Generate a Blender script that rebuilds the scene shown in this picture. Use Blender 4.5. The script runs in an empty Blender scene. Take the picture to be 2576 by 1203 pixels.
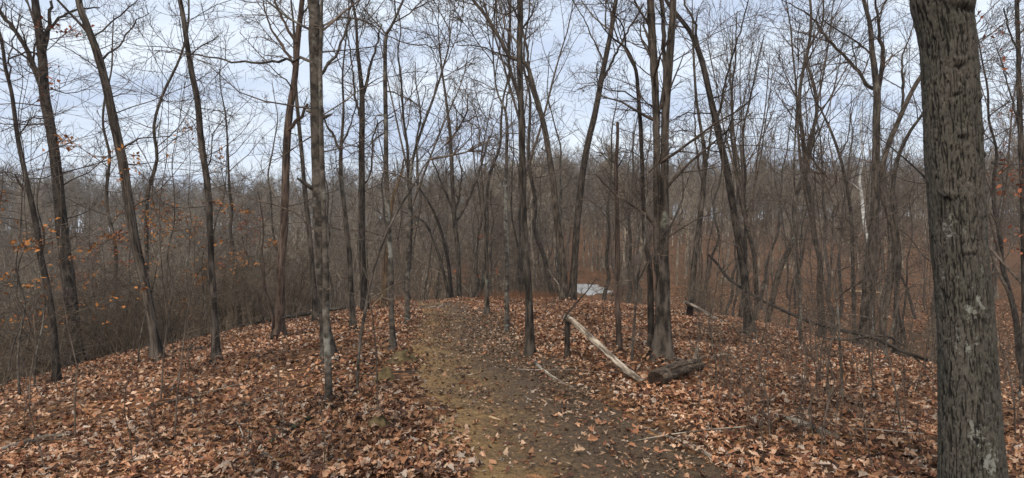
import bpy, math, random
import numpy as np
from mathutils import Vector

R = math.radians
sc = bpy.context.scene
COL = sc.collection

# ------------------------------------------------------------------ camera, sky, sun, exposure
cam_d = bpy.data.cameras.new('camera')
cam_d.sensor_width = 36.0
cam_d.angle = R(75.0)
cam_d.clip_start = 0.05
cam_d.clip_end = 5000
cam = bpy.data.objects.new('camera', cam_d)
cam.location = (0, 0, 1.6)
cam.rotation_euler = (R(90), 0, 0)
COL.objects.link(cam)
sc.camera = cam

SUN_EL, SUN_ROT = R(48), R(200)
world = bpy.data.worlds.new('World')
sc.world = world
world.use_nodes = True
wt = world.node_tree
wt.nodes.clear()


def wn(t, **kw):
    n = wt.nodes.new(t)
    for k, v in kw.items():
        setattr(n, k, v)
    return n


w_out = wn('ShaderNodeOutputWorld')
w_bg = wn('ShaderNodeBackground')
w_bg.inputs['Strength'].default_value = 0.1
w_sky = wn('ShaderNodeTexSky', sky_type='NISHITA', sun_disc=False, sun_elevation=SUN_EL, sun_rotation=SUN_ROT)
w_tc = wn('ShaderNodeTexCoord')
w_sep = wn('ShaderNodeSeparateXYZ')
wt.links.new(w_tc.outputs['Generated'], w_sep.inputs[0])
w_h = wn('ShaderNodeMath', operation='MAXIMUM')
w_h.inputs[1].default_value = 0.0
wt.links.new(w_sep.outputs['Z'], w_h.inputs[0])
w_h2 = wn('ShaderNodeMath', operation='ADD')
w_h2.inputs[1].default_value = 0.16
wt.links.new(w_h.outputs[0], w_h2.inputs[0])
w_dx = wn('ShaderNodeMath', operation='DIVIDE')
w_dy = wn('ShaderNodeMath', operation='DIVIDE')
for a, b in ((w_dx, 'X'), (w_dy, 'Y')):
    wt.links.new(w_sep.outputs[b], a.inputs[0])
    wt.links.new(w_h2.outputs[0], a.inputs[1])
w_cmb = wn('ShaderNodeCombineXYZ')
wt.links.new(w_dx.outputs[0], w_cmb.inputs[0])
wt.links.new(w_dy.outputs[0], w_cmb.inputs[1])
w_map = wn('ShaderNodeMapping')
w_map.inputs['Scale'].default_value = (0.75, 1.25, 1)
w_map.inputs['Location'].default_value = (0.3, 0.9, 0)
wt.links.new(w_cmb.outputs[0], w_map.inputs[0])
w_no = wn('ShaderNodeTexNoise')
w_no.inputs['Scale'].default_value = 1.15
w_no.inputs['Detail'].default_value = 7
w_no.inputs['Roughness'].default_value = 0.52
w_no.inputs['Distortion'].default_value = 0.35
wt.links.new(w_map.outputs[0], w_no.inputs['Vector'])
w_cr = wn('ShaderNodeValToRGB')
e = w_cr.color_ramp.elements
e[0].position, e[0].color = 0.38, (0.49, 0.585, 0.77, 1)
e[1].position, e[1].color = 0.62, (0.73, 0.815, 0.93, 1)
m_ = e.new(0.50)
m_.color = (0.61, 0.705, 0.86, 1)
wt.links.new(w_no.outputs['Fac'], w_cr.inputs[0])
w_mul = wn('ShaderNodeMix', data_type='RGBA', blend_type='MULTIPLY')
w_mul.inputs[0].default_value = 1.0
wt.links.new(w_cr.outputs[0], w_mul.inputs[6])
w_mul.inputs[7].default_value = (7.75, 7.55, 7.25, 1)       # an overcast layer: radiance near 0.7 at strength 0.1
w_mix = wn('ShaderNodeMix', data_type='RGBA')
w_mix.inputs[0].default_value = 0.93
wt.links.new(w_sky.outputs[0], w_mix.inputs[6])
wt.links.new(w_mul.outputs[2], w_mix.inputs[7])
wt.links.new(w_mix.outputs[2], w_bg.inputs['Color'])
wt.links.new(w_bg.outputs[0], w_out.inputs['Surface'])

sun_d = bpy.data.lights.new('sun', 'SUN')
sun_d.energy = 1.5
sun_d.angle = R(25)
sun_d.color = (1.0, 0.90, 0.78)
sun = bpy.data.objects.new('sun', sun_d)
# light comes from behind the camera, a little to its right
az = SUN_ROT
sv = Vector((math.sin(az) * math.cos(SUN_EL), math.cos(az) * math.cos(SUN_EL), math.sin(SUN_EL)))
sun.rotation_euler = sv.to_track_quat('Z', 'Y').to_euler()
sun.location = (0, -10, 30)
COL.objects.link(sun)

vs = sc.view_settings
vs.view_transform = 'Standard'
vs.look = 'None'
vs.exposure = 0.78
vs.gamma = 1.0
vs.use_curve_mapping = False

# ------------------------------------------------------------------ numbers: noise, terrain, rays
FPX = 512 / math.tan(R(37.5))
K = 2576 / 1024.0


def _hash(ix, iy, seed):
    h = (ix.astype(np.int64) * 374761393 + iy.astype(np.int64) * 668265263 + seed * 1442695041) & 0x7fffffff
    h = ((h ^ (h >> 13)) * 1274126177) & 0x7fffffff
    h = ((h ^ (h >> 16)) * 1911520717) & 0x7fffffff
    return (h % 100003) / 100003.0


def vnoise(x, y, seed=0):
    x = np.asarray(x, float); y = np.asarray(y, float)
    ix = np.floor(x); iy = np.floor(y)
    fx = x - ix; fy = y - iy
    fx = fx * fx * (3 - 2 * fx); fy = fy * fy * (3 - 2 * fy)
    a = _hash(ix, iy, seed); b = _hash(ix + 1, iy, seed)
    c = _hash(ix, iy + 1, seed); d = _hash(ix + 1, iy + 1, seed)
    return (a * (1 - fx) + b * fx) * (1 - fy) * 2 + (c * (1 - fx) + d * fx) * fy * 2 - 1


def fbm(x, y, seed=0, o=4):
    s, a = 0, 0.5
    for i in range(o):
        s = s + a * vnoise(x * 2 ** i, y * 2 ** i, seed + i * 17)
        a *= 0.5
    return s


def sstep(a, b, x):
    t = np.clip((np.asarray(x, float) - a) / (b - a), 0, 1)
    return t * t * (3 - 2 * t)


def path_mid(y):                       # centre line and half width of the track
    y = np.asarray(y, float)
    return 1.16 - 0.163 * y + 0.10 * np.sin(y * 0.45), 0.98 - 0.010 * np.clip(y, 0, 30)


def base_height(x, y):
    x = np.asarray(x, float); y = np.asarray(y, float)
    ax = np.abs(x)
    f = np.where(ax < 13, 0.0130 * ax ** 2, 2.197 + (ax - 13) * 0.42)
    yy = np.clip(y, 0, None)
    g = np.where(yy < 30, 1.6e-6 * yy ** 4, 1.296 + (yy - 30) * 0.28)
    ridge = -f - g + 0.17 * fbm(x / 3.3, y / 3.3, 5, 3) * sstep(2.5, 6, np.hypot(x, y))
    th = np.degrees(np.arctan2(x, np.maximum(y, 1e-3)))
    r = np.hypot(x, y)
    fl = np.interp(th, [-60, -25, -6, 4, 14, 60], [-14, -13, -9, -4.3, -4.6, -5.2])
    rise_l = 16 * sstep(70, 215, r)
    rise_r = 2.2 * sstep(40, 95, r) + 9.5 * sstep(90, 210, r)
    wr = sstep(-2, 16, th)
    val = fl + rise_l * (1 - wr) + rise_r * wr + 1.2 * fbm(x / 40, y / 40, 9, 3) * sstep(40, 90, r) * (1 - 0.8 * np.exp(-((th - 6) / 5) ** 2))
    val = val - 10 * sstep(270, 520, r)
    k = 1.2
    d = np.clip(0.5 + 0.5 * (ridge - val) / k, 0, 1)
    return val * (1 - d) + ridge * d + k * d * (1 - d) * 0.5


POND_C, POND_A, POND_B, POND_Z = (8.7, 76.0), 2.5, 10.0, -4.05


def height(x, y):
    x = np.asarray(x, float); y = np.asarray(y, float)
    z = base_height(x, y)
    q = np.hypot((x - POND_C[0]) / POND_A, (y - POND_C[1]) / POND_B) + 0.3 * vnoise(x / 1.1, y / 2.0, 71)
    w = 1 - sstep(1.05, 1.9, q)
    z = z * (1 - w) + (POND_Z + 0.25) * w
    z = z - 0.9 * (1 - sstep(0.75, 1.12, q))
    # the track lies slightly worn in, with a berm on its left
    c, hw = path_mid(y)
    s = (x - c) / hw
    near = sstep(-4, 0, y) * (1 - sstep(24, 28, y))
    z = z - 0.05 * (1 - sstep(0.75, 1.12, np.abs(s))) * near
    z = z + 0.07 * np.exp(-((s + 1.55) / 0.4) ** 2) * near * (0.6 + 0.6 * vnoise(y / 1.3, x * 0 + 3, 4))
    return z


def hz(x, y):
    return float(height(np.array([x]), np.array([y]))[0])


def dirv(u, v):
    return np.array([(u / K - 512) / FPX, 1.0, (239 - v / K) / FPX])


def PT(u, v, d):
    q = dirv(u, v) * d
    q[2] += 1.6
    return q


def GD(u, v, dmin=2.5, dmax=30.0):      # distance at which a sight line meets the ground
    dv = dirv(u, v)
    t = np.arange(dmin, dmax, 0.02)
    cl = 1.6 + dv[2] * t - height(dv[0] * t, t)
    i = np.nonzero(cl < 0)[0]
    return float(t[i[0]]) if len(i) else float(t[np.argmin(cl)])


# ------------------------------------------------------------------ meshes
class MB:
    def __init__(s):
        s.v, s.q, s.t, s.n = [], [], [], 0
        s.attr = {}

    def add(s, v, q=None, t=None, **attr):
        v = np.asarray(v, float).reshape(-1, 3)
        s.v.append(v)
        if q is not None and len(q): s.q.append(np.asarray(q, np.int64).reshape(-1, 4) + s.n)
        if t is not None and len(t): s.t.append(np.asarray(t, np.int64).reshape(-1, 3) + s.n)
        for k, a in attr.items():
            s.attr.setdefault(k, []).append(np.asarray(a, float))
        s.n += len(v)
        return s

    def tubes(s, P, Rr, k):
        P = np.asarray(P, float); Rr = np.asarray(Rr, float)
        if P.ndim == 2: P = P[None]; Rr = Rr[None]
        M, n, _ = P.shape
        if M == 0: return s
        T = np.gradient(P, axis=1)
        T /= np.linalg.norm(T, axis=2, keepdims=True) + 1e-9
        av = P[:, -1] - P[:, 0]
        av /= np.linalg.norm(av, axis=1, keepdims=True) + 1e-9
        a = np.cross(av, np.array([0, 0, 1.0]))
        a = np.where((np.abs(av[:, 2]) > 0.9)[:, None], np.array([1.0, 0.13, 0]), a)
        a = a[:, None, :] - (a[:, None, :] * T).sum(2, keepdims=True) * T
        a /= np.linalg.norm(a, axis=2, keepdims=True) + 1e-9
        b = np.cross(T, a)
        th = np.arange(k) * 2 * math.pi / k
        V = P[:, :, None, :] + Rr[:, :, None, None] * (np.cos(th)[None, None, :, None] * a[:, :, None, :] + np.sin(th)[None, None, :, None] * b[:, :, None, :])
        i = np.arange(n - 1)[:, None] * k; j = np.arange(k)[None]; j2 = (j + 1) % k
        q = np.stack([i + j, i + j2, i + k + j2, i + k + j], -1).reshape(-1, 4)
        q = (q[None] + (np.arange(M) * n * k)[:, None, None]).reshape(-1, 4)
        return s.add(V.reshape(-1, 3), q)

    def mesh(s, name, mat, smooth=True):
        me = bpy.data.meshes.new(name)
        V = np.concatenate(s.v) if s.v else np.zeros((0, 3))
        q = np.concatenate(s.q) if s.q else np.zeros((0, 4), np.int64)
        t = np.concatenate(s.t) if s.t else np.zeros((0, 3), np.int64)
        me.vertices.add(len(V)); me.vertices.foreach_set('co', V.astype(np.float32).ravel())
        lp = np.concatenate([q.ravel(), t.ravel()]).astype(np.int32)
        me.loops.add(len(lp)); me.loops.foreach_set('vertex_index', lp)
        npoly = len(q) + len(t)
        st = np.concatenate([np.arange(len(q)) * 4, len(q) * 4 + np.arange(len(t)) * 3]).astype(np.int32)
        me.polygons.add(npoly); me.polygons.foreach_set('loop_start', st)
        me.polygons.foreach_set('use_smooth', np.full(npoly, smooth))
        for k, a in s.attr.items():
            a = np.concatenate(a)
            if a.ndim == 2:
                at = me.attributes.new(k, 'FLOAT_COLOR', 'POINT')
                at.data.foreach_set('color', np.concatenate([a, np.ones((len(a), 1))], 1).astype(np.float32).ravel())
            else:
                at = me.attributes.new(k, 'FLOAT', 'POINT')
                at.data.foreach_set('value', a.astype(np.float32))
        me.update(calc_edges=True)
        me.materials.append(mat)
        return me

    def build(s, name, mat, parent=None, loc=None, smooth=True):
        return link(name, s.mesh(name, mat, smooth), parent, loc)


def link(name, data, parent=None, loc=None):
    o = bpy.data.objects.new(name, data)
    COL.objects.link(o)
    if parent is not None: o.parent = parent
    if loc is not None: o.location = loc
    return o


def tag(o, label=None, cat=None, group=None, kind=None):
    if label: o['label'] = label
    if cat: o['category'] = cat
    if group: o['group'] = group
    if kind: o['kind'] = kind
    return o


def thing(name, loc, label, cat, group=None):
    o = link(name, None, None, loc)
    o.empty_display_size = 0.2
    return tag(o, label, cat, group)


def copy_thing(o, loc, rz, s, label=None, group=None, rx=0.0):
    c = o.copy(); COL.objects.link(c)
    c.location = loc; c.rotation_euler = (rx, 0, rz); c.scale = (s, s, s)
    if label: c['label'] = label
    if group: c['group'] = group
    for ch in o.children:
        d = ch.copy(); COL.objects.link(d); d.parent = c
    return c


# ------------------------------------------------------------------ materials
def newmat(name, rough=0.9):
    m = bpy.data.materials.new(name); m.use_nodes = True
    nt = m.node_tree
    b = nt.nodes['Principled BSDF']
    b.inputs['Roughness'].default_value = rough
    b.inputs['Specular IOR Level'].default_value = 0.25
    return m, nt, b


def nd(nt, t, **kw):
    n = nt.nodes.new(t)
    for k, v in kw.items(): setattr(n, k, v)
    return n


def noise(nt, vec, scale, detail=4, rough=0.55):
    n = nd(nt, 'ShaderNodeTexNoise')
    n.inputs['Scale'].default_value = scale
    n.inputs['Detail'].default_value = detail
    n.inputs['Roughness'].default_value = rough
    if vec is not None: nt.links.new(vec, n.inputs['Vector'])
    return n


def ramp(nt, fac, stops):
    r = nd(nt, 'ShaderNodeValToRGB')
    el = r.color_ramp.elements
    while len(el) < len(stops): el.new(0.5)
    for e_, (p, c) in zip(el, stops):
        e_.position = p
        e_.color = (c[0], c[1], c[2], 1) if hasattr(c, '__len__') else (c, c, c, 1)
    nt.links.new(fac, r.inputs[0])
    return r


def mixc(nt, fac, a, b, mode='MIX'):
    m = nd(nt, 'ShaderNodeMix', data_type='RGBA', blend_type=mode)
    for s_, v in ((0, fac), (6, a), (7, b)):
        if hasattr(v, 'links'): nt.links.new(v, m.inputs[s_])
        elif hasattr(v, '__len__'): m.inputs[s_].default_value = (v[0], v[1], v[2], 1)
        else: m.inputs[s_].default_value = v
    return m.outputs[2]


def coords(nt, scale=(1, 1, 1), rnd=True):
    tc = nd(nt, 'ShaderNodeTexCoord')
    mp = nd(nt, 'ShaderNodeMapping')
    mp.inputs['Scale'].default_value = scale
    nt.links.new(tc.outputs['Object'], mp.inputs['Vector'])
    if rnd:
        oi = nd(nt, 'ShaderNodeObjectInfo')
        mu = nd(nt, 'ShaderNodeMath', operation='MULTIPLY'); mu.inputs[1].default_value = 37.0
        nt.links.new(oi.outputs['Random'], mu.inputs[0])
        nt.links.new(mu.outputs[0], mp.inputs['Location'])
    return mp.outputs[0]


def bump(nt, b, hgt, dist, strength=1.0):
    n = nd(nt, 'ShaderNodeBump')
    n.inputs['Strength'].default_value = strength
    n.inputs['Distance'].default_value = dist
    nt.links.new(hgt, n.inputs['Height'])
    nt.links.new(n.outputs[0], b.inputs['Normal'])


def grain_coords(nt, scale):
    at = nd(nt, 'ShaderNodeAttribute', attribute_name='grain')
    mp = nd(nt, 'ShaderNodeMapping'); mp.inputs['Scale'].default_value = scale
    nt.links.new(at.outputs['Vector'], mp.inputs['Vector'])
    oi = nd(nt, 'ShaderNodeObjectInfo')
    mu = nd(nt, 'ShaderNodeMath', operation='MULTIPLY'); mu.inputs[1].default_value = 37.0
    nt.links.new(oi.outputs['Random'], mu.inputs[0]); nt.links.new(mu.outputs[0], mp.inputs['Location'])
    return mp.outputs[0]


def bark(name, dark, light, lichen=(0.26, 0.28, 0.22), lic=0.62, fine=26, zs=0.16, dist=0.02, lscale=2.2, grain=False, wide=False):
    m, nt, b = newmat(name, 0.95)
    v = grain_coords(nt, (1, 1, zs)) if grain else coords(nt, (1, 1, zs))
    v2 = grain_coords(nt, (1, 1, 0.7)) if grain else coords(nt, (1, 1, 0.7))
    n1 = noise(nt, v, fine, 5, 0.62)
    n2 = noise(nt, v2, 3.0, 4)
    base = ramp(nt, n1.outputs['Fac'], [(0.40, dark), (0.60, light)])
    big = ramp(nt, n2.outputs['Fac'], [(0.35, 0.62), (0.65, 1.25)])
    c = mixc(nt, 1.0, base.outputs[0], big.outputs[0], 'MULTIPLY')
    n3 = noise(nt, v2, lscale, 6, 0.68)
    lm = ramp(nt, n3.outputs['Fac'], [(lic, 0.0), (lic + 0.07, 0.75)])
    n4 = noise(nt, v2, 21, 3, 0.6)
    lm2 = ramp(nt, n4.outputs['Fac'], [(0.4, 0.0), (0.56, 1.0)])
    c = mixc(nt, mixc(nt, 1.0, lm.outputs[0], lm2.outputs[0], 'MULTIPLY'), c, lichen)
    oi = nd(nt, 'ShaderNodeObjectInfo')
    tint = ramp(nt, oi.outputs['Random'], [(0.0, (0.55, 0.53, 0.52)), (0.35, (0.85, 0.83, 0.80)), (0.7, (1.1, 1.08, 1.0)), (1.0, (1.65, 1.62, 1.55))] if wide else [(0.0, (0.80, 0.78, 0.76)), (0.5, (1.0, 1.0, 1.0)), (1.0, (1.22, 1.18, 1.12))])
    c = mixc(nt, 1.0, c, tint.outputs[0], 'MULTIPLY')
    nt.links.new(c, b.inputs['Base Color'])
    bump(nt, b, n1.outputs['Fac'], dist)
    return m


M = {}
M['bark'] = bark('bark_grey_brown', (0.0245, 0.0194, 0.0144), (0.1116, 0.0907, 0.0706), grain=True)
M['bark_dark'] = bark('bark_dark', (0.0173, 0.0137, 0.0108), (0.0792, 0.0641, 0.0504), lic=0.66, grain=True)
M['bark_grey'] = bark('bark_smooth_grey', (0.0390, 0.0320, 0.0250), (0.1287, 0.1076, 0.0842), lichen=(0.30, 0.29, 0.24), lic=0.53, fine=15, zs=0.8, dist=0.008, grain=True)
M['bark_shaggy'] = bark('bark_shaggy', (0.0225, 0.0180, 0.0142), (0.1275, 0.1035, 0.0810), fine=34, zs=0.07, dist=0.03, lic=0.68, grain=True)
M['bark_red'] = bark('bark_reddish', (0.0360, 0.0245, 0.0187), (0.1224, 0.0864, 0.0648), fine=30, zs=0.1, dist=0.03, lic=0.7, grain=True)
M['twig'] = bark('twig_bark', (0.0684, 0.0518, 0.0382), (0.1656, 0.1296, 0.0994), lic=0.75, fine=9, zs=1, dist=0.002)
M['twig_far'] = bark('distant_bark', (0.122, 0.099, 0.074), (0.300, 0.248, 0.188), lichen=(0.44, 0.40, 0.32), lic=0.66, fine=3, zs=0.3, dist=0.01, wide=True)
M['brush'] = bark('brush_bark', (0.070, 0.054, 0.039), (0.220, 0.172, 0.124), lichen=(0.34, 0.30, 0.23), lic=0.64, fine=3, zs=0.3, dist=0.005, wide=True)
M['white_bark'] = bark('white_bark', (0.33, 0.32, 0.29), (0.68, 0.66, 0.61), lichen=(0.1, 0.09, 0.08), lic=0.62, fine=9, zs=1.6, dist=0.01, grain=True)
M['weathered'] = bark('weathered_wood', (0.11, 0.086, 0.064), (0.47, 0.395, 0.305), lichen=(0.065, 0.048, 0.034), lic=0.49, fine=34, zs=0.10, dist=0.02, lscale=4, grain=True)
M['rotten'] = bark('rotten_wood', (0.028, 0.020, 0.015), (0.15, 0.105, 0.07), lichen=(0.30, 0.24, 0.17), lic=0.55, fine=22, zs=0.3, dist=0.03, lscale=4, grain=True)
M['char'] = bark('dark_rotten_end', (0.014, 0.010, 0.008), (0.07, 0.042, 0.027), lic=0.8, fine=18, zs=18, dist=0.02)
M['mossy'] = bark('mossy_bark', (0.022, 0.022, 0.013), (0.075, 0.070, 0.042), lichen=(0.13, 0.14, 0.055), lic=0.5, fine=30, zs=30, dist=0.02, lscale=7)
M['pale_wood'] = bark('pale_inner_wood', (0.36, 0.24, 0.12), (0.62, 0.46, 0.28), lic=0.8, fine=25, zs=0.2, dist=0.01)
M['ochre_bark'] = bark('ochre_bark', (0.08, 0.055, 0.035), (0.30, 0.19, 0.10), lic=0.7, fine=26, zs=0.1, dist=0.02, grain=True)


def oak_mat():
    m, nt, b = newmat('old_oak_bark', 0.95)
    v = coords(nt, (1, 1, 0.5), rnd=False)
    at = nd(nt, 'ShaderNodeAttribute', attribute_name='ridge')
    al = nd(nt, 'ShaderNodeAttribute', attribute_name='lichen')
    n1 = noise(nt, v, 60, 5, 0.65)
    n2 = noise(nt, v, 6, 4)
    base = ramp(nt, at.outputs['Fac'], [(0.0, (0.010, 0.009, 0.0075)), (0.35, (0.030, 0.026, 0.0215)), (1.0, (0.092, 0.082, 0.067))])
    g = ramp(nt, n1.outputs['Fac'], [(0.3, 0.6), (0.7, 1.45)])
    g2 = ramp(nt, n2.outputs['Fac'], [(0.3, (0.8, 0.86, 0.78)), (0.7, (1.2, 1.15, 1.1))])
    c = mixc(nt, 1.0, base.outputs[0], g.outputs[0], 'MULTIPLY')
    c = mixc(nt, 1.0, c, g2.outputs[0], 'MULTIPLY')
    n3 = noise(nt, coords(nt, (1, 1, 1), rnd=False), 42, 3, 0.6)
    sm = nd(nt, 'ShaderNodeMath', operation='ADD')
    nt.links.new(n3.outputs['Fac'], sm.inputs[0]); nt.links.new(al.outputs['Fac'], sm.inputs[1])
    n5 = noise(nt, coords(nt, (1, 1, 1), rnd=False), 130, 3, 0.7)
    sm2 = nd(nt, 'ShaderNodeMath', operation='MULTIPLY_ADD'); nt.links.new(n5.outputs['Fac'], sm2.inputs[0]); sm2.inputs[1].default_value = 0.45; nt.links.new(sm.outputs[0], sm2.inputs[2])
    lm = ramp(nt, sm2.outputs[0], [(0.88, 0.0), (1.06, 1.0)])
    sepc = nd(nt, 'ShaderNodeMath', operation='MULTIPLY')
    nt.links.new(lm.outputs[0], sepc.inputs[0]); sepc.inputs[1].default_value = 0.85
    c = mixc(nt, sepc.outputs[0], c, (0.23, 0.228, 0.19))
    nt.links.new(c, b.inputs['Base Color'])
    bump(nt, b, n1.outputs['Fac'], 0.004)
    return m


M['oak'] = oak_mat()


def ground_mat():
    m, nt, b = newmat('forest_floor', 0.95)
    v = coords(nt, (1, 1, 1), rnd=False)
    vo = nd(nt, 'ShaderNodeTexVoronoi'); vo.inputs['Scale'].default_value = 13
    nt.links.new(v, vo.inputs['Vector'])
    n1 = noise(nt, v, 9, 5, 0.65)
    n2 = noise(nt, v, 0.35, 5, 0.6)
    sp = nd(nt, 'ShaderNodeSeparateColor'); nt.links.new(vo.outputs['Color'], sp.inputs[0])
    c = ramp(nt, sp.outputs[0], [(0.0, (0.040, 0.021, 0.012)), (0.35, (0.13, 0.060, 0.027)), (0.7, (0.26, 0.125, 0.053)), (1.0, (0.36, 0.19, 0.09))])
    dk = ramp(nt, n1.outputs['Fac'], [(0.35, 0.35), (0.62, 1.15)])
    c2 = mixc(nt, 1.0, c.outputs[0], dk.outputs[0], 'MULTIPLY')
    big = ramp(nt, n2.outputs['Fac'], [(0.35, (0.72, 0.76, 0.72)), (0.65, (1.15, 1.05, 0.95))])
    c2 = mixc(nt, 1.0, c2, big.outputs[0], 'MULTIPLY')
    nt.links.new(c2, b.inputs['Base Color'])
    bump(nt, b, vo.outputs['Distance'], 0.05)
    return m


def path_mat():
    m, nt, b = newmat('packed_clay_track', 0.92)
    v = coords(nt, (1, 1, 1), rnd=False)
    at = nd(nt, 'ShaderNodeAttribute', attribute_name='across')
    n1 = noise(nt, v, 1.9, 8, 0.75)
    n2 = noise(nt, v, 30, 5, 0.75)
    n3 = noise(nt, v, 8, 6, 0.75)
    a = nd(nt, 'ShaderNodeMath', operation='MULTIPLY_ADD')
    nt.links.new(n1.outputs['Fac'], a.inputs[0]); a.inputs[1].default_value = 1.9
    am = nd(nt, 'ShaderNodeMath', operation='MULTIPLY'); am.inputs[1].default_value = 0.62
    nt.links.new(at.outputs['Fac'], am.inputs[0]); nt.links.new(am.outputs[0], a.inputs[2])
    a2 = nd(nt, 'ShaderNodeMath', operation='MULTIPLY_ADD')
    nt.links.new(n3.outputs['Fac'], a2.inputs[0]); a2.inputs[1].default_value = 1.5
    nt.links.new(a.outputs[0], a2.inputs[2])
    f = ramp(nt, a2.outputs[0], [(0.0, 0.0), (1.0, 1.0)])
    mr = nd(nt, 'ShaderNodeMapRange'); mr.inputs['From Min'].default_value = 1.12; mr.inputs['From Max'].default_value = 1.72
    nt.links.new(a2.outputs[0], mr.inputs['Value'])
    clay = ramp(nt, n2.outputs['Fac'], [(0.3, (0.13, 0.076, 0.032)), (0.66, (0.43, 0.265, 0.108))])
    soil = ramp(nt, n2.outputs['Fac'], [(0.3, (0.036, 0.024, 0.015)), (0.70, (0.21, 0.135, 0.075))])
    c = mixc(nt, mr.outputs[0], clay.outputs[0], soil.outputs[0])
    nt.links.new(c, b.inputs['Base Color'])
    ad = nd(nt, 'ShaderNodeMath', operation='ADD')
    nt.links.new(n2.outputs['Fac'], ad.inputs[0]); nt.links.new(n3.outputs['Fac'], ad.inputs[1])
    bump(nt, b, ad.outputs[0], 0.035)
    return m


def water_mat():
    m, nt, b = newmat('pale_pond_surface', 0.4)
    b.inputs['Base Color'].default_value = (0.46, 0.46, 0.44, 1)  # one even pale grey across the whole pond surface
    b.inputs['Specular IOR Level'].default_value = 0.5
    n = noise(nt, coords(nt, (1, 1, 1), rnd=False), 1.5, 3)
    bump(nt, b, n.outputs['Fac'], 0.01, 0.25)
    return m


LEAFPAL = [(0.46, 0.262, 0.150), (0.36, 0.180, 0.092), (0.24, 0.100, 0.049), (0.52, 0.345, 0.220), (0.12, 0.049, 0.027), (0.42, 0.325, 0.245),
           (0.41, 0.213, 0.110), (0.29, 0.135, 0.065), (0.062, 0.031, 0.020), (0.16, 0.066, 0.033), (0.08, 0.039, 0.024), (0.34, 0.163, 0.082), (0.48, 0.305, 0.195)]


def leaf_mat(name, attr):
    m, nt, b = newmat(name, 0.75)
    if attr:
        c = nd(nt, 'ShaderNodeAttribute', attribute_name='tone').outputs['Color']
    else:
        oi = nd(nt, 'ShaderNodeObjectInfo')
        r = ramp(nt, oi.outputs['Random'], [(i / (len(LEAFPAL) - 1), LEAFPAL[i]) for i in range(len(LEAFPAL))])
        r.color_ramp.interpolation = 'CONSTANT'
        c = r.outputs[0]
    n = noise(nt, coords(nt, (1, 1, 1), rnd=False), 38, 3)
    g = ramp(nt, n.outputs['Fac'], [(0.3, 0.78), (0.7, 1.2)])
    c = mixc(nt, 1.0, c, g.outputs[0], 'MULTIPLY')
    nt.links.new(c, b.inputs['Base Color'])
    return m


def plain(name, c1, c2, scale=8, dist=0.02):
    m, nt, b = newmat(name, 0.95)
    n = noise(nt, coords(nt), scale, 6, 0.68)
    r = ramp(nt, n.outputs['Fac'], [(0.3, c1), (0.7, c2)])
    nt.links.new(r.outputs[0], b.inputs['Base Color'])
    bump(nt, b, n.outputs['Fac'], dist)
    return m


M['ground'] = ground_mat()
M['path'] = path_mat()
M['water'] = water_mat()
M['leaf'] = leaf_mat('dry_leaf', False)
M['leaves'] = leaf_mat('dry_leaves', True)
M['mound'] = plain('mossy_earth', (0.045, 0.032, 0.018), (0.20, 0.145, 0.065), 9, 0.05)
M['orange_leaf'] = plain('clinging_orange_leaf', (0.30, 0.108, 0.028), (0.52, 0.225, 0.066), 6, 0.002)
M['red_leaf'] = plain('clinging_red_leaf', (0.22, 0.06, 0.030), (0.40, 0.14, 0.06), 6, 0.002)
M['dry_grass'] = plain('rusty_dry_grass', (0.11, 0.052, 0.026), (0.26, 0.125, 0.06), 3, 0.002)
M['pine'] = plain('pine_needles', (0.030, 0.05, 0.020), (0.07, 0.10, 0.035), 3, 0.002)

# ------------------------------------------------------------------ ground, track, pond
def axis(lo, hi, step, far_lo, far_hi, n):
    mid = np.arange(lo, hi + 1e-6, step)
    def tail(d0, d1):
        t = np.linspace(0, 1, n + 1)[1:]
        a = math.log(max(d1 / (step * n), 1.01)) * 1.35
        s_ = (np.exp(a * t * 2.2) - 1) / (math.exp(a * 2.2) - 1)
        return d0 * 0 + d1 * s_
    return np.concatenate([(lo - tail(0, lo - far_lo))[::-1], mid, hi + tail(0, far_hi - hi)])


gx = axis(-17, 17, 0.17, -900, 900, 75)
gy = np.concatenate([[-400, -200, -90, -40, -20, -12, -8], np.arange(-6, 36, 0.17), 36 + 864 * (np.exp(np.linspace(0, 1, 90)[1:] * 4.6) - 1) / (math.exp(4.6) - 1)])
X, Y = np.meshgrid(gx, gy)
Z = height(X, Y)
nearw = 1 - sstep(20, 34, np.hypot(X, Y - 6))
Z = Z + nearw * (0.035 * fbm(X / 0.7, Y / 0.7, 31, 3))
nx, ny = len(gx), len(gy)
ii = (np.arange(ny - 1)[:, None] * nx + np.arange(nx - 1)[None]).ravel()
gq = np.stack([ii, ii + 1, ii + 1 + nx, ii + nx], 1)
floor_o = MB().add(np.stack([X, Y, Z], -1).reshape(-1, 3), gq).build('forest_floor', M['ground'])
tag(floor_o, kind='structure')


def ground_z(x, y):
    z = height(x, y)
    return z + (1 - sstep(20, 34, np.hypot(x, y - 6))) * 0.035 * fbm(np.asarray(x, float) / 0.7, np.asarray(y, float) / 0.7, 31, 3)


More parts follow.
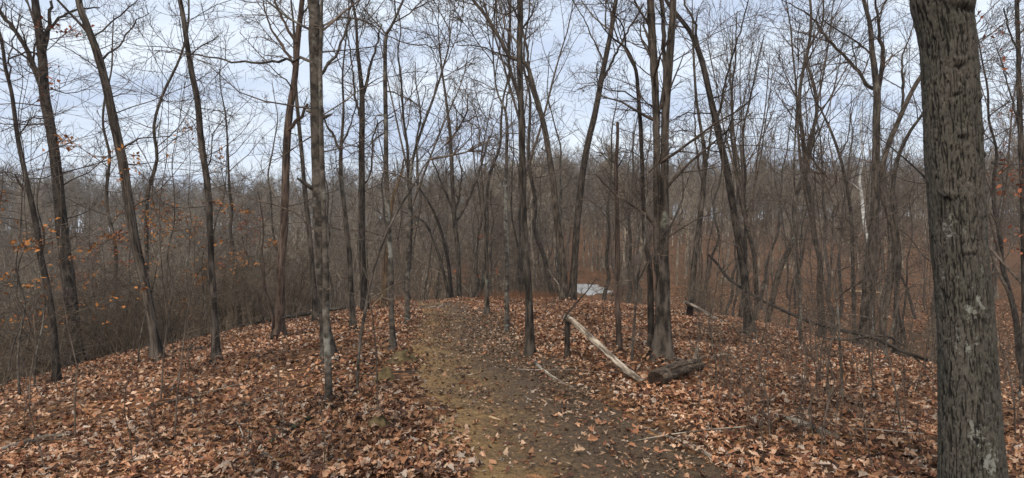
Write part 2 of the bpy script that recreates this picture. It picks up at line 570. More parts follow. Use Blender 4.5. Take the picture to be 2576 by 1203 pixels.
py = np.arange(-3, 25.5, 0.07)
ps = np.linspace(-1.4, 1.4, 45)
PY, PS = np.meshgrid(py, ps, indexing='ij')
c_, hw_ = path_mid(PY)
edge = 1.06 + 0.28 * fbm(PY / 0.9, np.sign(PS) * 7.0 + PY * 0, 3, 4)
PX = c_ + PS * hw_
PZ = ground_z(PX, PY) + 0.022 - 0.10 * sstep(edge - 0.22, edge + 0.16, np.abs(PS)) + 0.018 * fbm(PX / 0.16, PY / 0.16, 77, 3) + 0.022 * fbm(PX / 0.45, PY / 0.45, 78, 3) - 0.02 * np.exp(-((PS - 0.45) / 0.16) ** 2) - 0.02 * np.exp(-((PS + 0.4) / 0.16) ** 2)
PZ = PZ - 0.2 * sstep(23.5, 25.2, PY)
ns_, np_ = len(ps), len(py)
ii = (np.arange(np_ - 1)[:, None] * ns_ + np.arange(ns_ - 1)[None]).ravel()
pq = np.stack([ii, ii + 1, ii + 1 + ns_, ii + ns_], 1)
path_o = MB().add(np.stack([PX, PY, PZ], -1).reshape(-1, 3), pq, across=PS.ravel()).build('dirt_path', M['path'])
tag(path_o, kind='structure')

ang = np.linspace(0, 2 * math.pi, 49)[:-1]
pv = np.stack([POND_C[0] + POND_A * 1.15 * np.cos(ang), POND_C[1] + POND_B * 1.15 * np.sin(ang), np.full(48, POND_Z - 0.1)], 1)
pv = np.concatenate([pv, [[POND_C[0], POND_C[1], POND_Z - 0.1]]])
pond = MB().add(pv, t=[[i, (i + 1) % 48, 48] for i in range(48)]).build('pond_water', M['water'], smooth=False)
tag(pond, kind='structure')

# ------------------------------------------------------------------ branching
def spawn(rng, P, Rr, c, t0, t1, lf, a0, a1, up, n, wig, rf, rmin, flat=0.0, lmin=0.0, vary=0.4):
    """c children on each polyline: returns (points, radii)."""
    Mn, n0, _ = P.shape
    t = t0 + (t1 - t0) * ((np.arange(c)[None] + rng.random((Mn, c))) / c)
    idx = t * (n0 - 1); i = np.clip(np.floor(idx).astype(int), 0, n0 - 2); f = (idx - i)[..., None]
    m = np.arange(Mn)[:, None]
    pos = P[m, i] * (1 - f) + P[m, i + 1] * f
    rad = Rr[m, i] * (1 - f[..., 0]) + Rr[m, i + 1] * f[..., 0]
    tan = P[m, i + 1] - P[m, i]
    tan /= np.linalg.norm(tan, axis=2, keepdims=True) + 1e-9
    L = np.linalg.norm(np.diff(P, axis=1), axis=2).sum(1)[:, None]
    rv = rng.normal(size=(Mn, c, 3))
    rv[..., 2] *= (1 - flat)
    rv -= (rv * tan).sum(2, keepdims=True) * tan
    rv /= np.linalg.norm(rv, axis=2, keepdims=True) + 1e-9
    a = np.radians(rng.uniform(a0, a1, (Mn, c)))[..., None]
    d = np.cos(a) * tan + np.sin(a) * rv
    ln = np.maximum(lmin, L * lf * rng.uniform(1 - vary, 1 + vary, (Mn, c)) * (1 - 0.5 * t))
    pos = pos.reshape(-1, 3); d = d.reshape(-1, 3); ln = ln.reshape(-1); rad = rad.reshape(-1)
    out = [pos]
    for _ in range(n - 1):
        d = d + wig * rng.normal(size=d.shape)
        d[:, 2] += up
        d /= np.linalg.norm(d, axis=1, keepdims=True) + 1e-9
        pos = pos + d * (ln / (n - 1))[:, None]
        out.append(pos)
    Q = np.stack(out, 1)
    r0 = np.maximum(rmin, rad * rf)
    r1 = np.maximum(rmin * 0.55, r0 * 0.28)
    RR = r0[:, None] + (r1 - r0)[:, None] * np.linspace(0, 1, n)[None] ** 0.8
    return Q, RR


def catmull(p, m):
    p = np.asarray(p, float)
    q = np.concatenate([[2 * p[0] - p[1]], p, [2 * p[-1] - p[-2]]])
    out = []
    for i in range(1, len(q) - 2):
        t = np.linspace(0, 1, m, endpoint=False)[:, None]
        a, b, c, d = q[i - 1], q[i], q[i + 1], q[i + 2]
        out.append(0.5 * ((2 * b) + (-a + c) * t + (2 * a - 5 * b + 4 * c - d) * t ** 2 + (-a + 3 * b - 3 * c + d) * t ** 3))
    out.append(p[-1:])
    return np.concatenate(out)


def resample(p, r, step):
    seg = np.linalg.norm(np.diff(p, axis=0), axis=1); s = np.concatenate([[0], np.cumsum(seg)])
    n = max(4, int(s[-1] / step) + 1)
    t = np.linspace(0, s[-1], n)
    return np.stack([np.interp(t, s, p[:, i]) for i in range(3)], 1), np.interp(t, s, r)


def rough_tube(mb, p, r, k, rng, amp=0.06, fx=2.2, fz=5.0, flare=0.0, flare_h=0.16, lobes=4, cap=False, squash=None):
    """A trunk or log with an uneven surface; p (n,3), r (n)."""
    n = len(p)
    T = np.gradient(p, axis=0); T /= np.linalg.norm(T, axis=1, keepdims=True) + 1e-9
    a = np.array([1.0, 0.1, 0]) if abs(T[0][2]) > 0.6 else np.array([0, 0, 1.0])
    A = np.zeros_like(p)
    for i in range(n):
        a = a - a.dot(T[i]) * T[i]; a /= np.linalg.norm(a) + 1e-9
        A[i] = a
    B = np.cross(T, A)
    th = np.arange(k) * 2 * math.pi / k
    s = np.concatenate([[0], np.cumsum(np.linalg.norm(np.diff(p, axis=0), axis=1))])
    sd = int(rng.integers(1, 9999))
    S, TH = np.meshgrid(s, th, indexing='ij')
    nz = 0.5 * (fbm(np.cos(TH) * fx + 9, S * fz + np.sin(TH) * fx, sd, 3) + fbm(np.sin(TH) * fx + 5, S * fz * 0.6, sd + 3, 3)) * 2
    RR = r[:, None] * (1 + amp * nz)
    if flare:
        ph = rng.uniform(0, 6)
        RR = RR * (1 + flare * np.exp(-np.clip(S - 0.1, 0, None) / flare_h) * (0.75 + 0.5 * np.cos(lobes * TH + ph)))
    ca, sa = np.cos(TH), np.sin(TH)
    if squash: ca = ca * squash
    V = p[:, None, :] + RR[..., None] * (ca[..., None] * A[:, None, :] + sa[..., None] * B[:, None, :])
    i = np.arange(n - 1)[:, None] * k; j = np.arange(k)[None]; j2 = (j + 1) % k
    q = np.stack([i + j, i + j2, i + k + j2, i + k + j], -1).reshape(-1, 4)
    G_ = np.stack([np.cos(TH) * r.mean(), np.sin(TH) * r.mean(), S], -1).reshape(-1, 3)
    mb.add(V.reshape(-1, 3), q, grain=G_)
    if cap:
        for e_ in (0, n - 1):
            ring = V[e_]; cen = ring.mean(0) + T[e_] * (0.25 * r[e_]) * (-1 if e_ == 0 else 1) * rng.uniform(-0.6, 0.4)
            mb.add(np.concatenate([ring, [cen]]), t=[[x_, (x_ + 1) % k, k] if e_ else [(x_ + 1) % k, x_, k] for x_ in range(k)], grain=np.concatenate([ring * 3, [cen * 3]]))


TREE_N = [0]
FEET = []


def photo_tree(name, label, cat, pts, mat='bark', d=None, ext=5.0, branches=(), side=10, top=7, twig=1.0, flare=0.8, stubs=(), group=None, seed=0, dens=1.0,
               amp=0.06, broken=False, side_t=(0.12, 0.95), bdy=None):
    """pts: (u, v, width) up the trunk, from the base; branches: lists of the same."""
    TREE_N[0] += 1
    rng = np.random.default_rng(1000 + TREE_N[0] * 13 + seed)
    if d is None: d = GD(pts[0][0], pts[0][1])
    b0 = PT(pts[0][0], pts[0][1], d)
    bz = hz(b0[0], b0[1])
    base = np.array([b0[0], b0[1], bz])
    wr = lambda w: w / K / FPX * d * 0.5 / math.hypot(1.0, dirv(pts[0][0], 0)[0])
    P_, R_ = [], []
    yo = 0.0
    for i, (u, v, w) in enumerate(pts):
        q = PT(u, v, d)
        if i == 0: q[2] = bz - 0.12
        else:
            yo += rng.normal() * 0.05 * min(1.0, abs(q[2] - P_[-1][2]))
            q = PT(u, v, d + yo)
        P_.append(q); R_.append(wr(w))
    if P_[0][2] > P_[1][2] - 0.1: P_[0][2] = P_[1][2] - 0.3
    nvis = len(P_)
    vis_len = np.linalg.norm(P_[-1] - P_[0])
    if not broken:
        dr = P_[-1] - P_[-2]; dr /= np.linalg.norm(dr)
        for i in range(3):
            dr = dr + np.array([rng.normal() * 0.09, rng.normal() * 0.09, 0.22]); dr /= np.linalg.norm(dr)
            P_.append(P_[-1] + dr * ext / 3); R_.append(R_[-1] * 0.66)
    P_ = np.array(P_) - base
    p = catmull(P_, 6)
    r = np.interp(np.linspace(0, len(R_) - 1, len(p)), np.arange(len(R_)), R_)
    p, r = resample(p, r, max(0.09, 0.012 * d))
    p[:, 0] += 0.012 * fbm(p[:, 2] * 1.3, p[:, 2] * 0 + TREE_N[0], 3, 3) * (p[:, 2] > 0.3)
    FEET.append((base[0], base[1], r[min(3, len(r) - 1)]))
    T_ = thing(name, base, label, cat, group)
    mb = MB(); rough_tube(mb, p, r, 16 if r[0] > 0.05 else 8, rng, amp, flare=flare, flare_h=max(0.12, 1.7 * r[0]), cap=broken)
    mb.build('trunk', M[mat], T_)
    for (u, v, L, da) in stubs:                      # broken stubs and knots on the trunk
        q = PT(u, v, d) - base
        i = int(np.argmin(np.abs(p[:, 2] - q[2])))
        dv_ = np.array([math.cos(da), rng.normal() * 0.4 - 0.2, math.sin(da)]); dv_ /= np.linalg.norm(dv_)
        s0 = p[i]; pl = np.array([s0, s0 + dv_ * (r[i] + 0.3 * L), s0 + dv_ * (r[i] + L) + np.array([0, 0, 0.1 * L])])
        ms = MB(); pp, rr = resample(catmull(pl, 4), np.linspace(r[i] * 0.45, r[i] * 0.16, 9), 0.04)
        rough_tube(ms, pp, rr, 7, rng, 0.15, cap=True); ms.build('stub', M[mat], T_)
    BP = []
    for bl in branches:
        n = len(bl); dy = rng.uniform(-0.35, 0.45) if bdy is None else bdy
        q0 = PT(bl[0][0], bl[0][1], d)
        L = 0.0; last = q0; bp = []; br = []
        for (u, v, w) in bl:
            q = PT(u, v, d); L += np.linalg.norm(q - last); last = q
            bp.append(PT(u, v, d + dy * L) - base); br.append(wr(w))
        i = int(np.argmin(np.abs(p[:, 2] - bp[0][2])))
        bp[0] = p[i] * 0.75 + bp[0] * 0.25
        bb = catmull(np.array(bp), 6)
        rr = np.interp(np.linspace(0, n - 1, len(bb)), np.arange(n), br)
        bb, rr = resample(bb, rr, 0.12)
        bb[2:] += rng.normal(size=bb[2:].shape) * np.where(rr[2:] < 0.05, 0.013, 0.003)[:, None]
        ms = MB(); rough_tube(ms, bb, rr, 8 if rr[0] < 0.06 else 14, rng, 0.06); ms.build('branch', M[mat], T_)
        BP.append(resample(bb, rr, np.linalg.norm(np.diff(bb, axis=0), axis=1).sum() / 9.01))
    cr = MB()
    n_tw = 0
    tm = 0.0030 + 0.00009 * d

    def finish(Q, RR, lv, c1, c2):
        # branches that carry branchlets and twigs
        cr.tubes(Q, RR, 4)
        Q2, R2 = spawn(rng, Q, RR, c1, 0.15, 0.98, 0.55, 28, 60, 0.03, 5, 0.17, 0.62, tm, lmin=0.25)
        cr.tubes(Q2, R2, 3)
        if c2:
            Q3, R3 = spawn(rng, Q2, R2, c2, 0.2, 1.0, 0.55, 25, 58, 0.02, 4, 0.18, 0.7, tm * 0.8, lmin=0.15)
            cr.tubes(Q3, R3, 3)

    pu, ru = resample(p, r, np.linalg.norm(np.diff(p, axis=0), axis=1).sum() / 40.01)
    side = int(round(side * 0.72))
    if side:
        tv = vis_len / (vis_len + (0 if broken else ext))
        Q, RR = spawn(rng, pu[None], ru[None], side, side_t[0] + 0.10, tv * side_t[1], 0.14, 55, 95, 0.03, 7, 0.13, 0.16, 0.007, vary=0.6, lmin=0.5)
        RR = np.minimum(RR, 0.016)
        finish(Q, RR, 1, int(6 * dens), int(3 * dens))
    if top and not broken:
        t0 = 0.86 * vis_len / (vis_len + ext)
        Q, RR = spawn(rng, pu[None], ru[None], top, t0, 0.97, 0.32, 30, 65, 0.05, 8, 0.10, 0.42, 0.012)
        cr.tubes(Q, RR, 5)
        Q1, R1 = spawn(rng, Q, RR, 6, 0.25, 0.98, 0.5, 28, 58, 0.03, 6, 0.13, 0.55, 0.008)
        finish(Q1, R1, 2, 5, 2)
    for bb, rr in BP:
        bb = bb[None]; rr = rr[None]
        Ln = np.linalg.norm(np.diff(bb[0], axis=0), axis=1).sum()
        Q, RR = spawn(rng, bb, rr, max(4, int(Ln * 3.2 * dens)), 0.12, 1.0, 0.34, 28, 65, 0.02, 6, 0.14, 0.5, tm * 1.5, lmin=0.4)
        finish(Q, RR, 1, 6, 3)
    if cr.n:
        cr.build('crown', M['twig'], T_)
    return T_, d, base, p, r


# ------------------------------------------------------------------ the trees one can tell apart in the photograph
TR = photo_tree
TR('leaning_tree', 'slim dark tree at the far left, rusty leaves clinging beside its leaning trunk', 'tree',
   [(145, 963, 22), (135, 826, 18), (120, 726, 18), (102, 646, 17), (92, 565, 17), (70, 465, 14), (47, 360, 13), (30, 240, 11), (12, 165, 10), (0, 90, 9)],
   'bark_dark', branches=[[(67, 490, 9), (45, 460, 7), (37, 438, 5)], [(45, 350, 5), (75, 300, 4), (108, 292, 3), (128, 300, 2)], [(22, 200, 5), (30, 110, 4), (55, 40, 3)]], side=12, dens=1.2)
TR('tall_tree', 'tallest trunk on the left edge of the slope, forking twice high up', 'tree',
   [(192, 918, 50), (182, 815, 38), (175, 726, 35), (162, 626, 33), (155, 565, 33), (145, 460, 31), (132, 350, 27), (112, 240, 28), (107, 150, 25), (96, 60, 22), (88, 0, 20)],
   'bark_dark', d=16.0, flare=0.35, ext=7,
   branches=[[(112, 225, 20), (90, 180, 16), (65, 120, 13), (35, 75, 11), (5, 35, 10), (-30, -20, 8)], [(120, 140, 14), (120, 85, 13), (125, 45, 10), (128, 5, 8)],
             [(118, 95, 11), (135, 60, 8), (165, 35, 7), (200, 22, 6), (250, 18, 4)], [(108, 175, 6), (95, 140, 6), (70, 130, 5), (20, 150, 4)],
             [(135, 300, 5), (105, 298, 4), (70, 302, 3), (0, 330, 2)], [(150, 440, 4), (90, 450, 3), (20, 432, 2)]], side=16, dens=1.3)
TR('shagbark_tree', 'leaning shaggy-barked tree on the left slope with an orange-leaved sapling behind', 'tree',
   [(400, 905, 36), (382, 811, 25), (367, 726, 24), (345, 631, 25), (332, 565, 26), (320, 475, 25), (302, 375, 25), (280, 275, 23), (250, 150, 21), (220, 65, 19), (197, -5, 17)],
   'bark_shaggy', amp=0.12, flare=0.5,
   branches=[[(257, 152, 7), (280, 128, 5), (300, 117, 5), (325, 80, 4), (345, 52, 3), (375, 35, 2)], [(312, 377, 6), (330, 358, 5), (350, 350, 4), (390, 345, 3), (427, 340, 2)],
             [(238, 100, 5), (300, 40, 4), (350, 0, 3)]], side=13)
TR('straight_tree', 'dark slender tree with a slightly bowed trunk right of the shaggy one', 'tree',
   [(545, 913, 26), (540, 776, 17), (532, 676, 16), (527, 565, 17), (520, 450, 17), (505, 350, 17), (495, 250, 16), (480, 175, 15), (467, 90, 13), (452, -5, 12)],
   'bark', branches=[[(525, 430, 4), (535, 390, 4), (537, 340, 3), (560, 300, 2)], [(472, 150, 4), (500, 120, 3), (550, 90, 2)]], side=14)
TR('tree', 'reddish trunk standing on a hollow double stump, forked high to the left', 'tree',
   [(700, 850, 30), (704, 770, 24), (706, 701, 23), (711, 611, 22), (714, 565, 21), (719, 425, 20), (726, 300, 19), (741, 200, 17), (749, 100, 16), (757, 40, 14), (761, -5, 13)],
   'bark_red', flare=0.7, amp=0.08,
   branches=[[(734, 330, 10), (748, 305, 9), (762, 280, 8), (774, 262, 7)], [(738, 98, 9), (722, 68, 7), (705, 38, 6), (692, 0, 5)], [(732, 158, 8), (708, 108, 7), (680, 70, 5), (662, 0, 4)],
             [(727, 225, 4), (724, 205, 4), (700, 185, 3), (660, 150, 2)], [(690, 840, 11), (680, 775, 8), (668, 725, 7), (660, 640, 5), (662, 560, 4), (650, 480, 3)]], side=9)
TR('tree', 'thick smooth grey trunk in the left middle with a flared lichen-grey foot', 'tree',
   [(832, 905, 42), (818, 811, 27), (813, 726, 27), (808, 640, 30), (805, 565, 33), (803, 470, 34), (800, 380, 33), (796, 290, 32), (795, 200, 32), (791, 90, 31), (787, -5, 30)],
   'bark_grey', flare=0.45, ext=8,
   branches=[[(790, 152, 9), (740, 147, 7), (680, 158, 7), (640, 160, 6), (560, 150, 5), (500, 140, 4), (430, 130, 3), (390, 125, 2)], [(780, 85, 7), (740, 55, 6), (700, 25, 5), (665, -5, 4)],
             [(812, 190, 9), (830, 162, 8), (850, 132, 7), (865, 90, 6), (878, 40, 5), (885, -10, 4)], [(808, 68, 6), (840, 52, 5), (865, 45, 4), (920, 55, 4), (980, 95, 3), (1060, 112, 3), (1140, 118, 2)]],
   stubs=[(822, 290, 0.14, 0.35), (777, 490, 0.24, 2.6), (815, 130, 0.14, 0.9), (778, 285, 0.05, 3.2)], side=4, seed=3)
TR('mottled_tree', 'slim mottled tree with knotty bark in front of the thick grey trunk', 'tree',
   [(826, 1028, 22), (826, 940, 18), (823, 851, 17), (819, 760, 16), (818, 690, 16), (817, 620, 14), (814, 540, 13), (812, 440, 12), (808, 330, 11), (805, 200, 10), (806, 90, 9), (808, -5, 8)],
   'bark_grey', amp=0.13, flare=0.22, stubs=[(818, 738, 0.03, 2.8), (822, 722, 0.03, 0.3), (820, 865, 0.03, 3.0), (818, 655, 0.03, 0.1), (814, 575, 0.03, 3.0)], side=5, ext=3)
TR('thin_trunk', 'thin grey trunk between the reddish tree and the thick grey one', 'tree',
   [(795, 811, 17), (786, 676, 13), (776, 565, 12), (764, 440, 11), (751, 300, 10), (745, 235, 9), (742, 150, 8), (738, 60, 6)], 'bark', side=9, ext=2)
TR('forked_tree', 'slim grey tree right of the thick trunk, a few red leaves in its fork', 'tree',
   [(889, 830, 15), (881, 676, 13), (871, 565, 12), (860, 460, 11), (857, 400, 10), (860, 340, 8), (864, 270, 6), (862, 200, 5), (868, 120, 4)], 'bark',
   branches=[[(858, 390, 7), (835, 335, 6), (820, 310, 4), (810, 270, 3)], [(860, 370, 6), (880, 320, 4), (895, 270, 3), (900, 220, 2)]], side=10, ext=1.5)
TR('dark_tree', 'dark furrowed tree left of the path that forks into a narrow vase', 'tree',
   [(919, 794, 20), (913, 676, 17), (910, 565, 17), (910, 400, 16), (911, 250, 14), (905, 170, 10), (899, 120, 8), (895, 50, 7), (885, -5, 6)], 'bark_dark', d=19.0,
   branches=[[(911, 255, 9), (922, 205, 8), (931, 165, 7), (945, 120, 5), (960, 60, 4)], [(909, 300, 7), (893, 240, 6), (888, 190, 5), (880, 130, 4), (870, 60, 3)],
             [(909, 465, 5), (930, 440, 4), (945, 325, 4), (990, 290, 3)]], side=9, ext=2)
TR('straight_tree', 'straight pale-barked tree on the left verge of the path', 'tree',
   [(989, 880, 16), (986, 776, 13), (984, 676, 13), (978, 565, 12), (972, 425, 12), (971, 300, 11), (969, 175, 10), (971, 92, 9), (985, 66, 7), (997, 40, 6), (1016, -5, 5)], 'bark_grey',
   branches=[[(971, 235, 4), (992, 232, 4), (1030, 250, 3), (1070, 275, 2), (1110, 300, 2)], [(971, 340, 4), (950, 345, 4), (930, 365, 3), (880, 390, 2), (840, 410, 2)],
             [(970, 95, 5), (950, 60, 4), (915, 20, 3)], [(970, 282, 3), (955, 285, 3), (935, 305, 2), (910, 320, 2)]], side=12, dens=1.2, ext=2.0)
TR('pale_tree', 'thin pale tree with dark knots close to the head of the path, left side', 'tree',
   [(1024, 818, 13), (1026, 676, 11), (1031, 525, 9), (1036, 415, 8), (1059, 330, 7), (1089, 250, 6), (1112, 180, 5), (1130, 110, 4)], 'bark_grey',
   branches=[[(1036, 420, 4), (1050, 350, 3), (1060, 280, 3), (1070, 220, 2)], [(1090, 250, 3), (1100, 200, 3), (1085, 120, 2)]], side=9, ext=1.2)
TR('broken_snag', 'broken brown snag with pale torn wood left of the path head', 'dead tree',
   [(962, 785, 14), (966, 730, 13), (969, 660, 12), (980, 590, 9), (984, 520, 9), (998, 470, 8), (1009, 440, 6), (1015, 400, 4)], 'ochre_bark', d=20.0, broken=True, side=4, flare=0.6)
TR('leaning_sapling', 'mottled sapling leaning up to the right beside the path mounds', 'sapling',
   [(896, 1000, 8), (902, 920, 7.5), (909, 851, 8), (924, 766, 8), (939, 686, 7), (964, 606, 6), (1004, 525, 5.5), (1044, 460, 5), (1062, 425, 3.5), (1085, 395, 2.5), (1120, 365, 2)], 'bark_grey',
   side=7, top=2, ext=0.5, flare=0.3, amp=0.16)
TR('forked_tree', 'grey tree on the crest just right of the path head, forked like a slingshot', 'tree',
   [(1156, 757, 13), (1151, 626, 12), (1141, 525, 11), (1136, 400, 10), (1131, 325, 8), (1121, 240, 6), (1112, 180, 5), (1105, 110, 4)], 'bark', d=24.5,
   branches=[[(1143, 530, 7), (1115, 470, 6), (1095, 420, 4), (1075, 375, 3)], [(1150, 560, 8), (1170, 520, 7), (1200, 450, 6), (1218, 390, 5), (1232, 340, 3)], [(1148, 540, 6), (1158, 480, 5), (1160, 420, 3), (1150, 370, 2)]], side=8, ext=1.5, dens=1.2)
TR('bent_tree', 'dark trunk leaning left behind the path head, rusty grass at its foot', 'tree',
   [(1136, 740, 11), (1129, 670, 9), (1116, 606, 8), (1104, 565, 7), (1085, 520, 6), (1060, 480, 4)], 'bark_dark', d=26.0, side=6, top=3, ext=1.0)
TR('bent_tree', 'slim trunk arching over to the left behind the path head', 'tree',
   [(1132, 742, 9), (1112, 670, 8), (1092, 606, 7), (1069, 560, 6), (1045, 545, 5), (1020, 535, 4)], 'bark', d=26.5, side=6, top=2, ext=0.8)
TR('thin_trunk', 'thin grey pole of a tree on the right verge, two stems from one foot', 'tree',
   [(1226, 793, 14), (1224, 720, 9), (1222, 631, 7), (1219, 550, 6), (1214, 470, 5), (1211, 400, 4)], 'bark', branches=[[(1226, 770, 7), (1232, 700, 6), (1236, 620, 5), (1238, 540, 4), (1232, 480, 3)]], side=8, ext=2.0, top=4)
TR('pale_tree', 'pale knotted tree between the path and the dark straight trunk', 'tree',
   [(1276, 843, 14), (1275, 740, 11), (1275, 641, 11), (1272, 525, 10), (1275, 400, 8), (1274, 290, 7), (1252, 235, 5), (1243, 180, 4), (1240, 100, 3)], 'bark_grey',
   branches=[[(1274, 285, 5), (1280, 230, 4), (1286, 170, 3)], [(1273, 510, 4), (1258, 455, 4), (1240, 400, 3), (1225, 370, 2)]], side=10, ext=1.0, dens=1.2)
TR('dark_tree', 'dark straight trunk just right of the path, lichen specks at eye height', 'tree',
   [(1335, 898, 27), (1330, 751, 18), (1323, 626, 17), (1316, 525, 16), (1313, 375, 16), (1309, 200, 15), (1307, 100, 15), (1307, -5, 15)], 'bark', flare=0.5, ext=6,
   branches=[[(1308, 50, 6), (1295, 30, 5), (1280, 5, 4)], [(1310, 80, 5), (1330, 50, 4), (1345, 10, 3)]], side=9)
TR('leaning_tree', 'trunk leaning far left behind the dark straight one, sharing a foot with its twin', 'tree',
   [(1420, 764, 22), (1415, 651, 18), (1400, 550, 17), (1390, 450, 15), (1370, 325, 14), (1343, 225, 12), (1323, 160, 10), (1284, 145, 10), (1262, 105, 9), (1244, 75, 9), (1215, 30, 8), (1185, -5, 7)], 'bark', d=22.0, ext=2.5,
   branches=[[(1284, 142, 5), (1240, 130, 4), (1200, 115, 3), (1150, 112, 2)], [(1372, 330, 6), (1335, 215, 6), (1326, 130, 6), (1310, 60, 5)]], side=10)
TR('leaning_tree', 'trunk leaning right with a long clean stem, sharing a foot with its left twin', 'tree',
   [(1438, 766, 21), (1444, 680, 18), (1453, 550, 17), (1473, 390, 16), (1498, 280, 15), (1518, 175, 13), (1538, 75, 12), (1550, -5, 11)], 'bark_dark', d=22.0, ext=4,
   branches=[[(1508, 225, 7), (1545, 145, 6), (1575, 85, 5), (1620, 10, 4)], [(1518, 160, 5), (1490, 95, 4), (1470, 50, 3), (1440, 0, 2)], [(1505, 250, 3), (1502, 160, 3), (1512, 155, 3)]], side=9)
TR('broken_snag', 'tall barkless snag snapped off flat, reddish wood, right of the leaning twins', 'dead tree',
   [(1558, 890, 17), (1556, 800, 14), (1553, 701, 13), (1552, 600, 12), (1552, 525, 11), (1550, 425, 10), (1552, 360, 9), (1553, 307, 8)], 'bark_red', broken=True, side=6, flare=0.3,
   stubs=[(1553, 420, 0.2, 1.0), (1549, 470, 0.18, 2.4)], amp=0.10)
TR('crooked_tree', 'dark crooked stem close left of the big twin trunk, bent over at the top', 'tree',
   [(1640, 900, 24), (1637, 800, 17), (1634, 676, 14), (1622, 600, 12), (1618, 525, 11), (1613, 350, 11), (1605, 240, 10), (1598, 175, 9), (1578, 128, 8), (1563, 112, 6), (1548, 102, 5)], 'bark_dark', flare=0.4,
   branches=[[(1565, 112, 5), (1572, 85, 4), (1562, 60, 4), (1548, 30, 3), (1540, -5, 2)], [(1608, 245, 4), (1570, 232, 4), (1530, 230, 3), (1480, 190, 2)], [(1617, 400, 3), (1590, 380, 2), (1560, 370, 2)]], side=8, ext=0.6, top=3)
TR('twin_tree', 'biggest tree on the right, twin stems fused low down above a pale lichen foot', 'tree',
   [(1665, 908, 58), (1667, 840, 42), (1668, 776, 38), (1667, 690, 35), (1668, 626, 30), (1671, 540, 24), (1672, 430, 21), (1673, 325, 20), (1676, 230, 22), (1684, 150, 20), (1690, 70, 18), (1694, -5, 17)], 'bark', flare=0.45, ext=8, bdy=0.015,
   branches=[[(1662, 760, 16), (1654, 680, 19), (1652, 600, 19), (1652, 500, 19), (1652, 400, 19), (1651, 300, 19), (1647, 200, 20), (1641, 100, 21), (1636, -10, 20), (1630, -110, 17)], [(1678, 215, 12), (1670, 130, 12), (1666, 60, 12), (1665, -20, 11)],
             [(1650, 290, 5), (1635, 265, 4), (1615, 242, 3), (1585, 225, 2)]], side=5, seed=5)
TR('leaning_tree', 'dark tree leaning left on the right slope, long limb rising off its bend', 'tree',
   [(1888, 850, 28), (1878, 750, 22), (1868, 651, 21), (1850, 550, 20), (1828, 425, 19), (1813, 360, 18), (1798, 290, 17), (1768, 165, 15), (1752, 115, 13), (1733, 75, 12), (1698, 30, 11), (1670, -10, 9)], 'bark_dark', ext=4,
   branches=[[(1802, 300, 8), (1815, 265, 7), (1828, 200, 5), (1845, 130, 5), (1868, 60, 4), (1882, -5, 3)], [(1760, 130, 8), (1752, 75, 7), (1735, 35, 6), (1722, -5, 5)], [(1800, 255, 5), (1818, 238, 4), (1830, 210, 3)],
             [(1818, 375, 4), (1832, 320, 4), (1855, 275, 3), (1882, 265, 2)], [(1790, 290, 4), (1740, 285, 3), (1700, 292, 2)], [(1815, 385, 4), (1775, 372, 3), (1740, 330, 2), (1690, 328, 2)]], side=12, dens=1.2)
TR('forked_tree', 'grey tree in the gap between the twin trunk and the leaning one, forked in two', 'tree',
   [(1738, 798, 18), (1745, 676, 15), (1762, 540, 14), (1770, 450, 13), (1772, 380, 11), (1762, 320, 8), (1752, 250, 7), (1746, 160, 6), (1743, 80, 5)], 'bark', d=21.0,
   branches=[[(1768, 460, 8), (1780, 400, 7), (1788, 340, 5), (1796, 280, 4)], [(1768, 470, 6), (1752, 380, 5), (1748, 310, 4), (1748, 200, 3)]], side=10, ext=1.5)
TR('tall_tree', 'tall grey tree on the right with a long straight limb sloping up to the left', 'tree',
   [(2177, 870, 40), (2180, 780, 30), (2184, 701, 28), (2196, 600, 27), (2202, 520, 24), (2204, 400, 21), (2205, 300, 20), (2206, 230, 19), (2193, 120, 14), (2188, 60, 12), (2172, -5, 10)], 'bark', d=17.5, ext=4, flare=0.4,
   branches=[[(2200, 230, 14), (2185, 218, 10), (2155, 175, 9), (2122, 140, 8), (2085, 100, 7), (2055, 58, 6), (2035, 35, 4), (1997, 15, 3), (1960, -8, 2)], [(2208, 240, 14), (2216, 190, 12), (2221, 130, 11), (2213, 90, 9), (2208, 40, 7), (2200, -5, 5)],
             [(2195, 150, 6), (2160, 108, 5), (2115, 80, 4), (2065, 45, 3)], [(2194, 55, 6), (2215, 30, 5), (2235, -5, 4)]], side=10, dens=1.3)
TR('leaning_tree', 'trunk leaning right behind the big furrowed oak, rising to its top left edge', 'tree',
   [(2212, 850, 20), (2228, 770, 17), (2242, 701, 16), (2250, 600, 15), (2215, 470, 14), (2232, 375, 14), (2262, 300, 13), (2302, 215, 12), (2335, 165, 11), (2380, 90, 9)], 'bark', d=18.5, ext=2, side=10,
   branches=[[(2255, 320, 9), (2270, 270, 8), (2272, 200, 7), (2268, 150, 5), (2282, 110, 4), (2300, 60, 3)]])
TR('slim_tree', 'slim grey tree with a swept stem left of the furrowed oak', 'tree',
   [(2252, 862, 18), (2256, 726, 14), (2262, 640, 13), (2246, 500, 12), (2258, 400, 12), (2290, 330, 9), (2312, 300, 8), (2340, 255, 6)], 'bark', d=19.0, ext=2, side=10)
TR('slim_tree', 'slender tree on the right slope with a wavy stem and a side fork', 'tree',
   [(2150, 880, 11), (2146, 700, 10), (2142, 550, 9), (2128, 460, 9), (2112, 390, 8), (2090, 330, 7), (2067, 280, 5), (2045, 240, 4), (2030, 180, 3)], 'bark', d=21.0,
   branches=[[(2114, 395, 5), (2130, 360, 4), (2138, 300, 3), (2142, 230, 2)], [(2068, 280, 3), (2064, 220, 3), (2066, 160, 2)]], side=10, ext=1.0, dens=1.3)
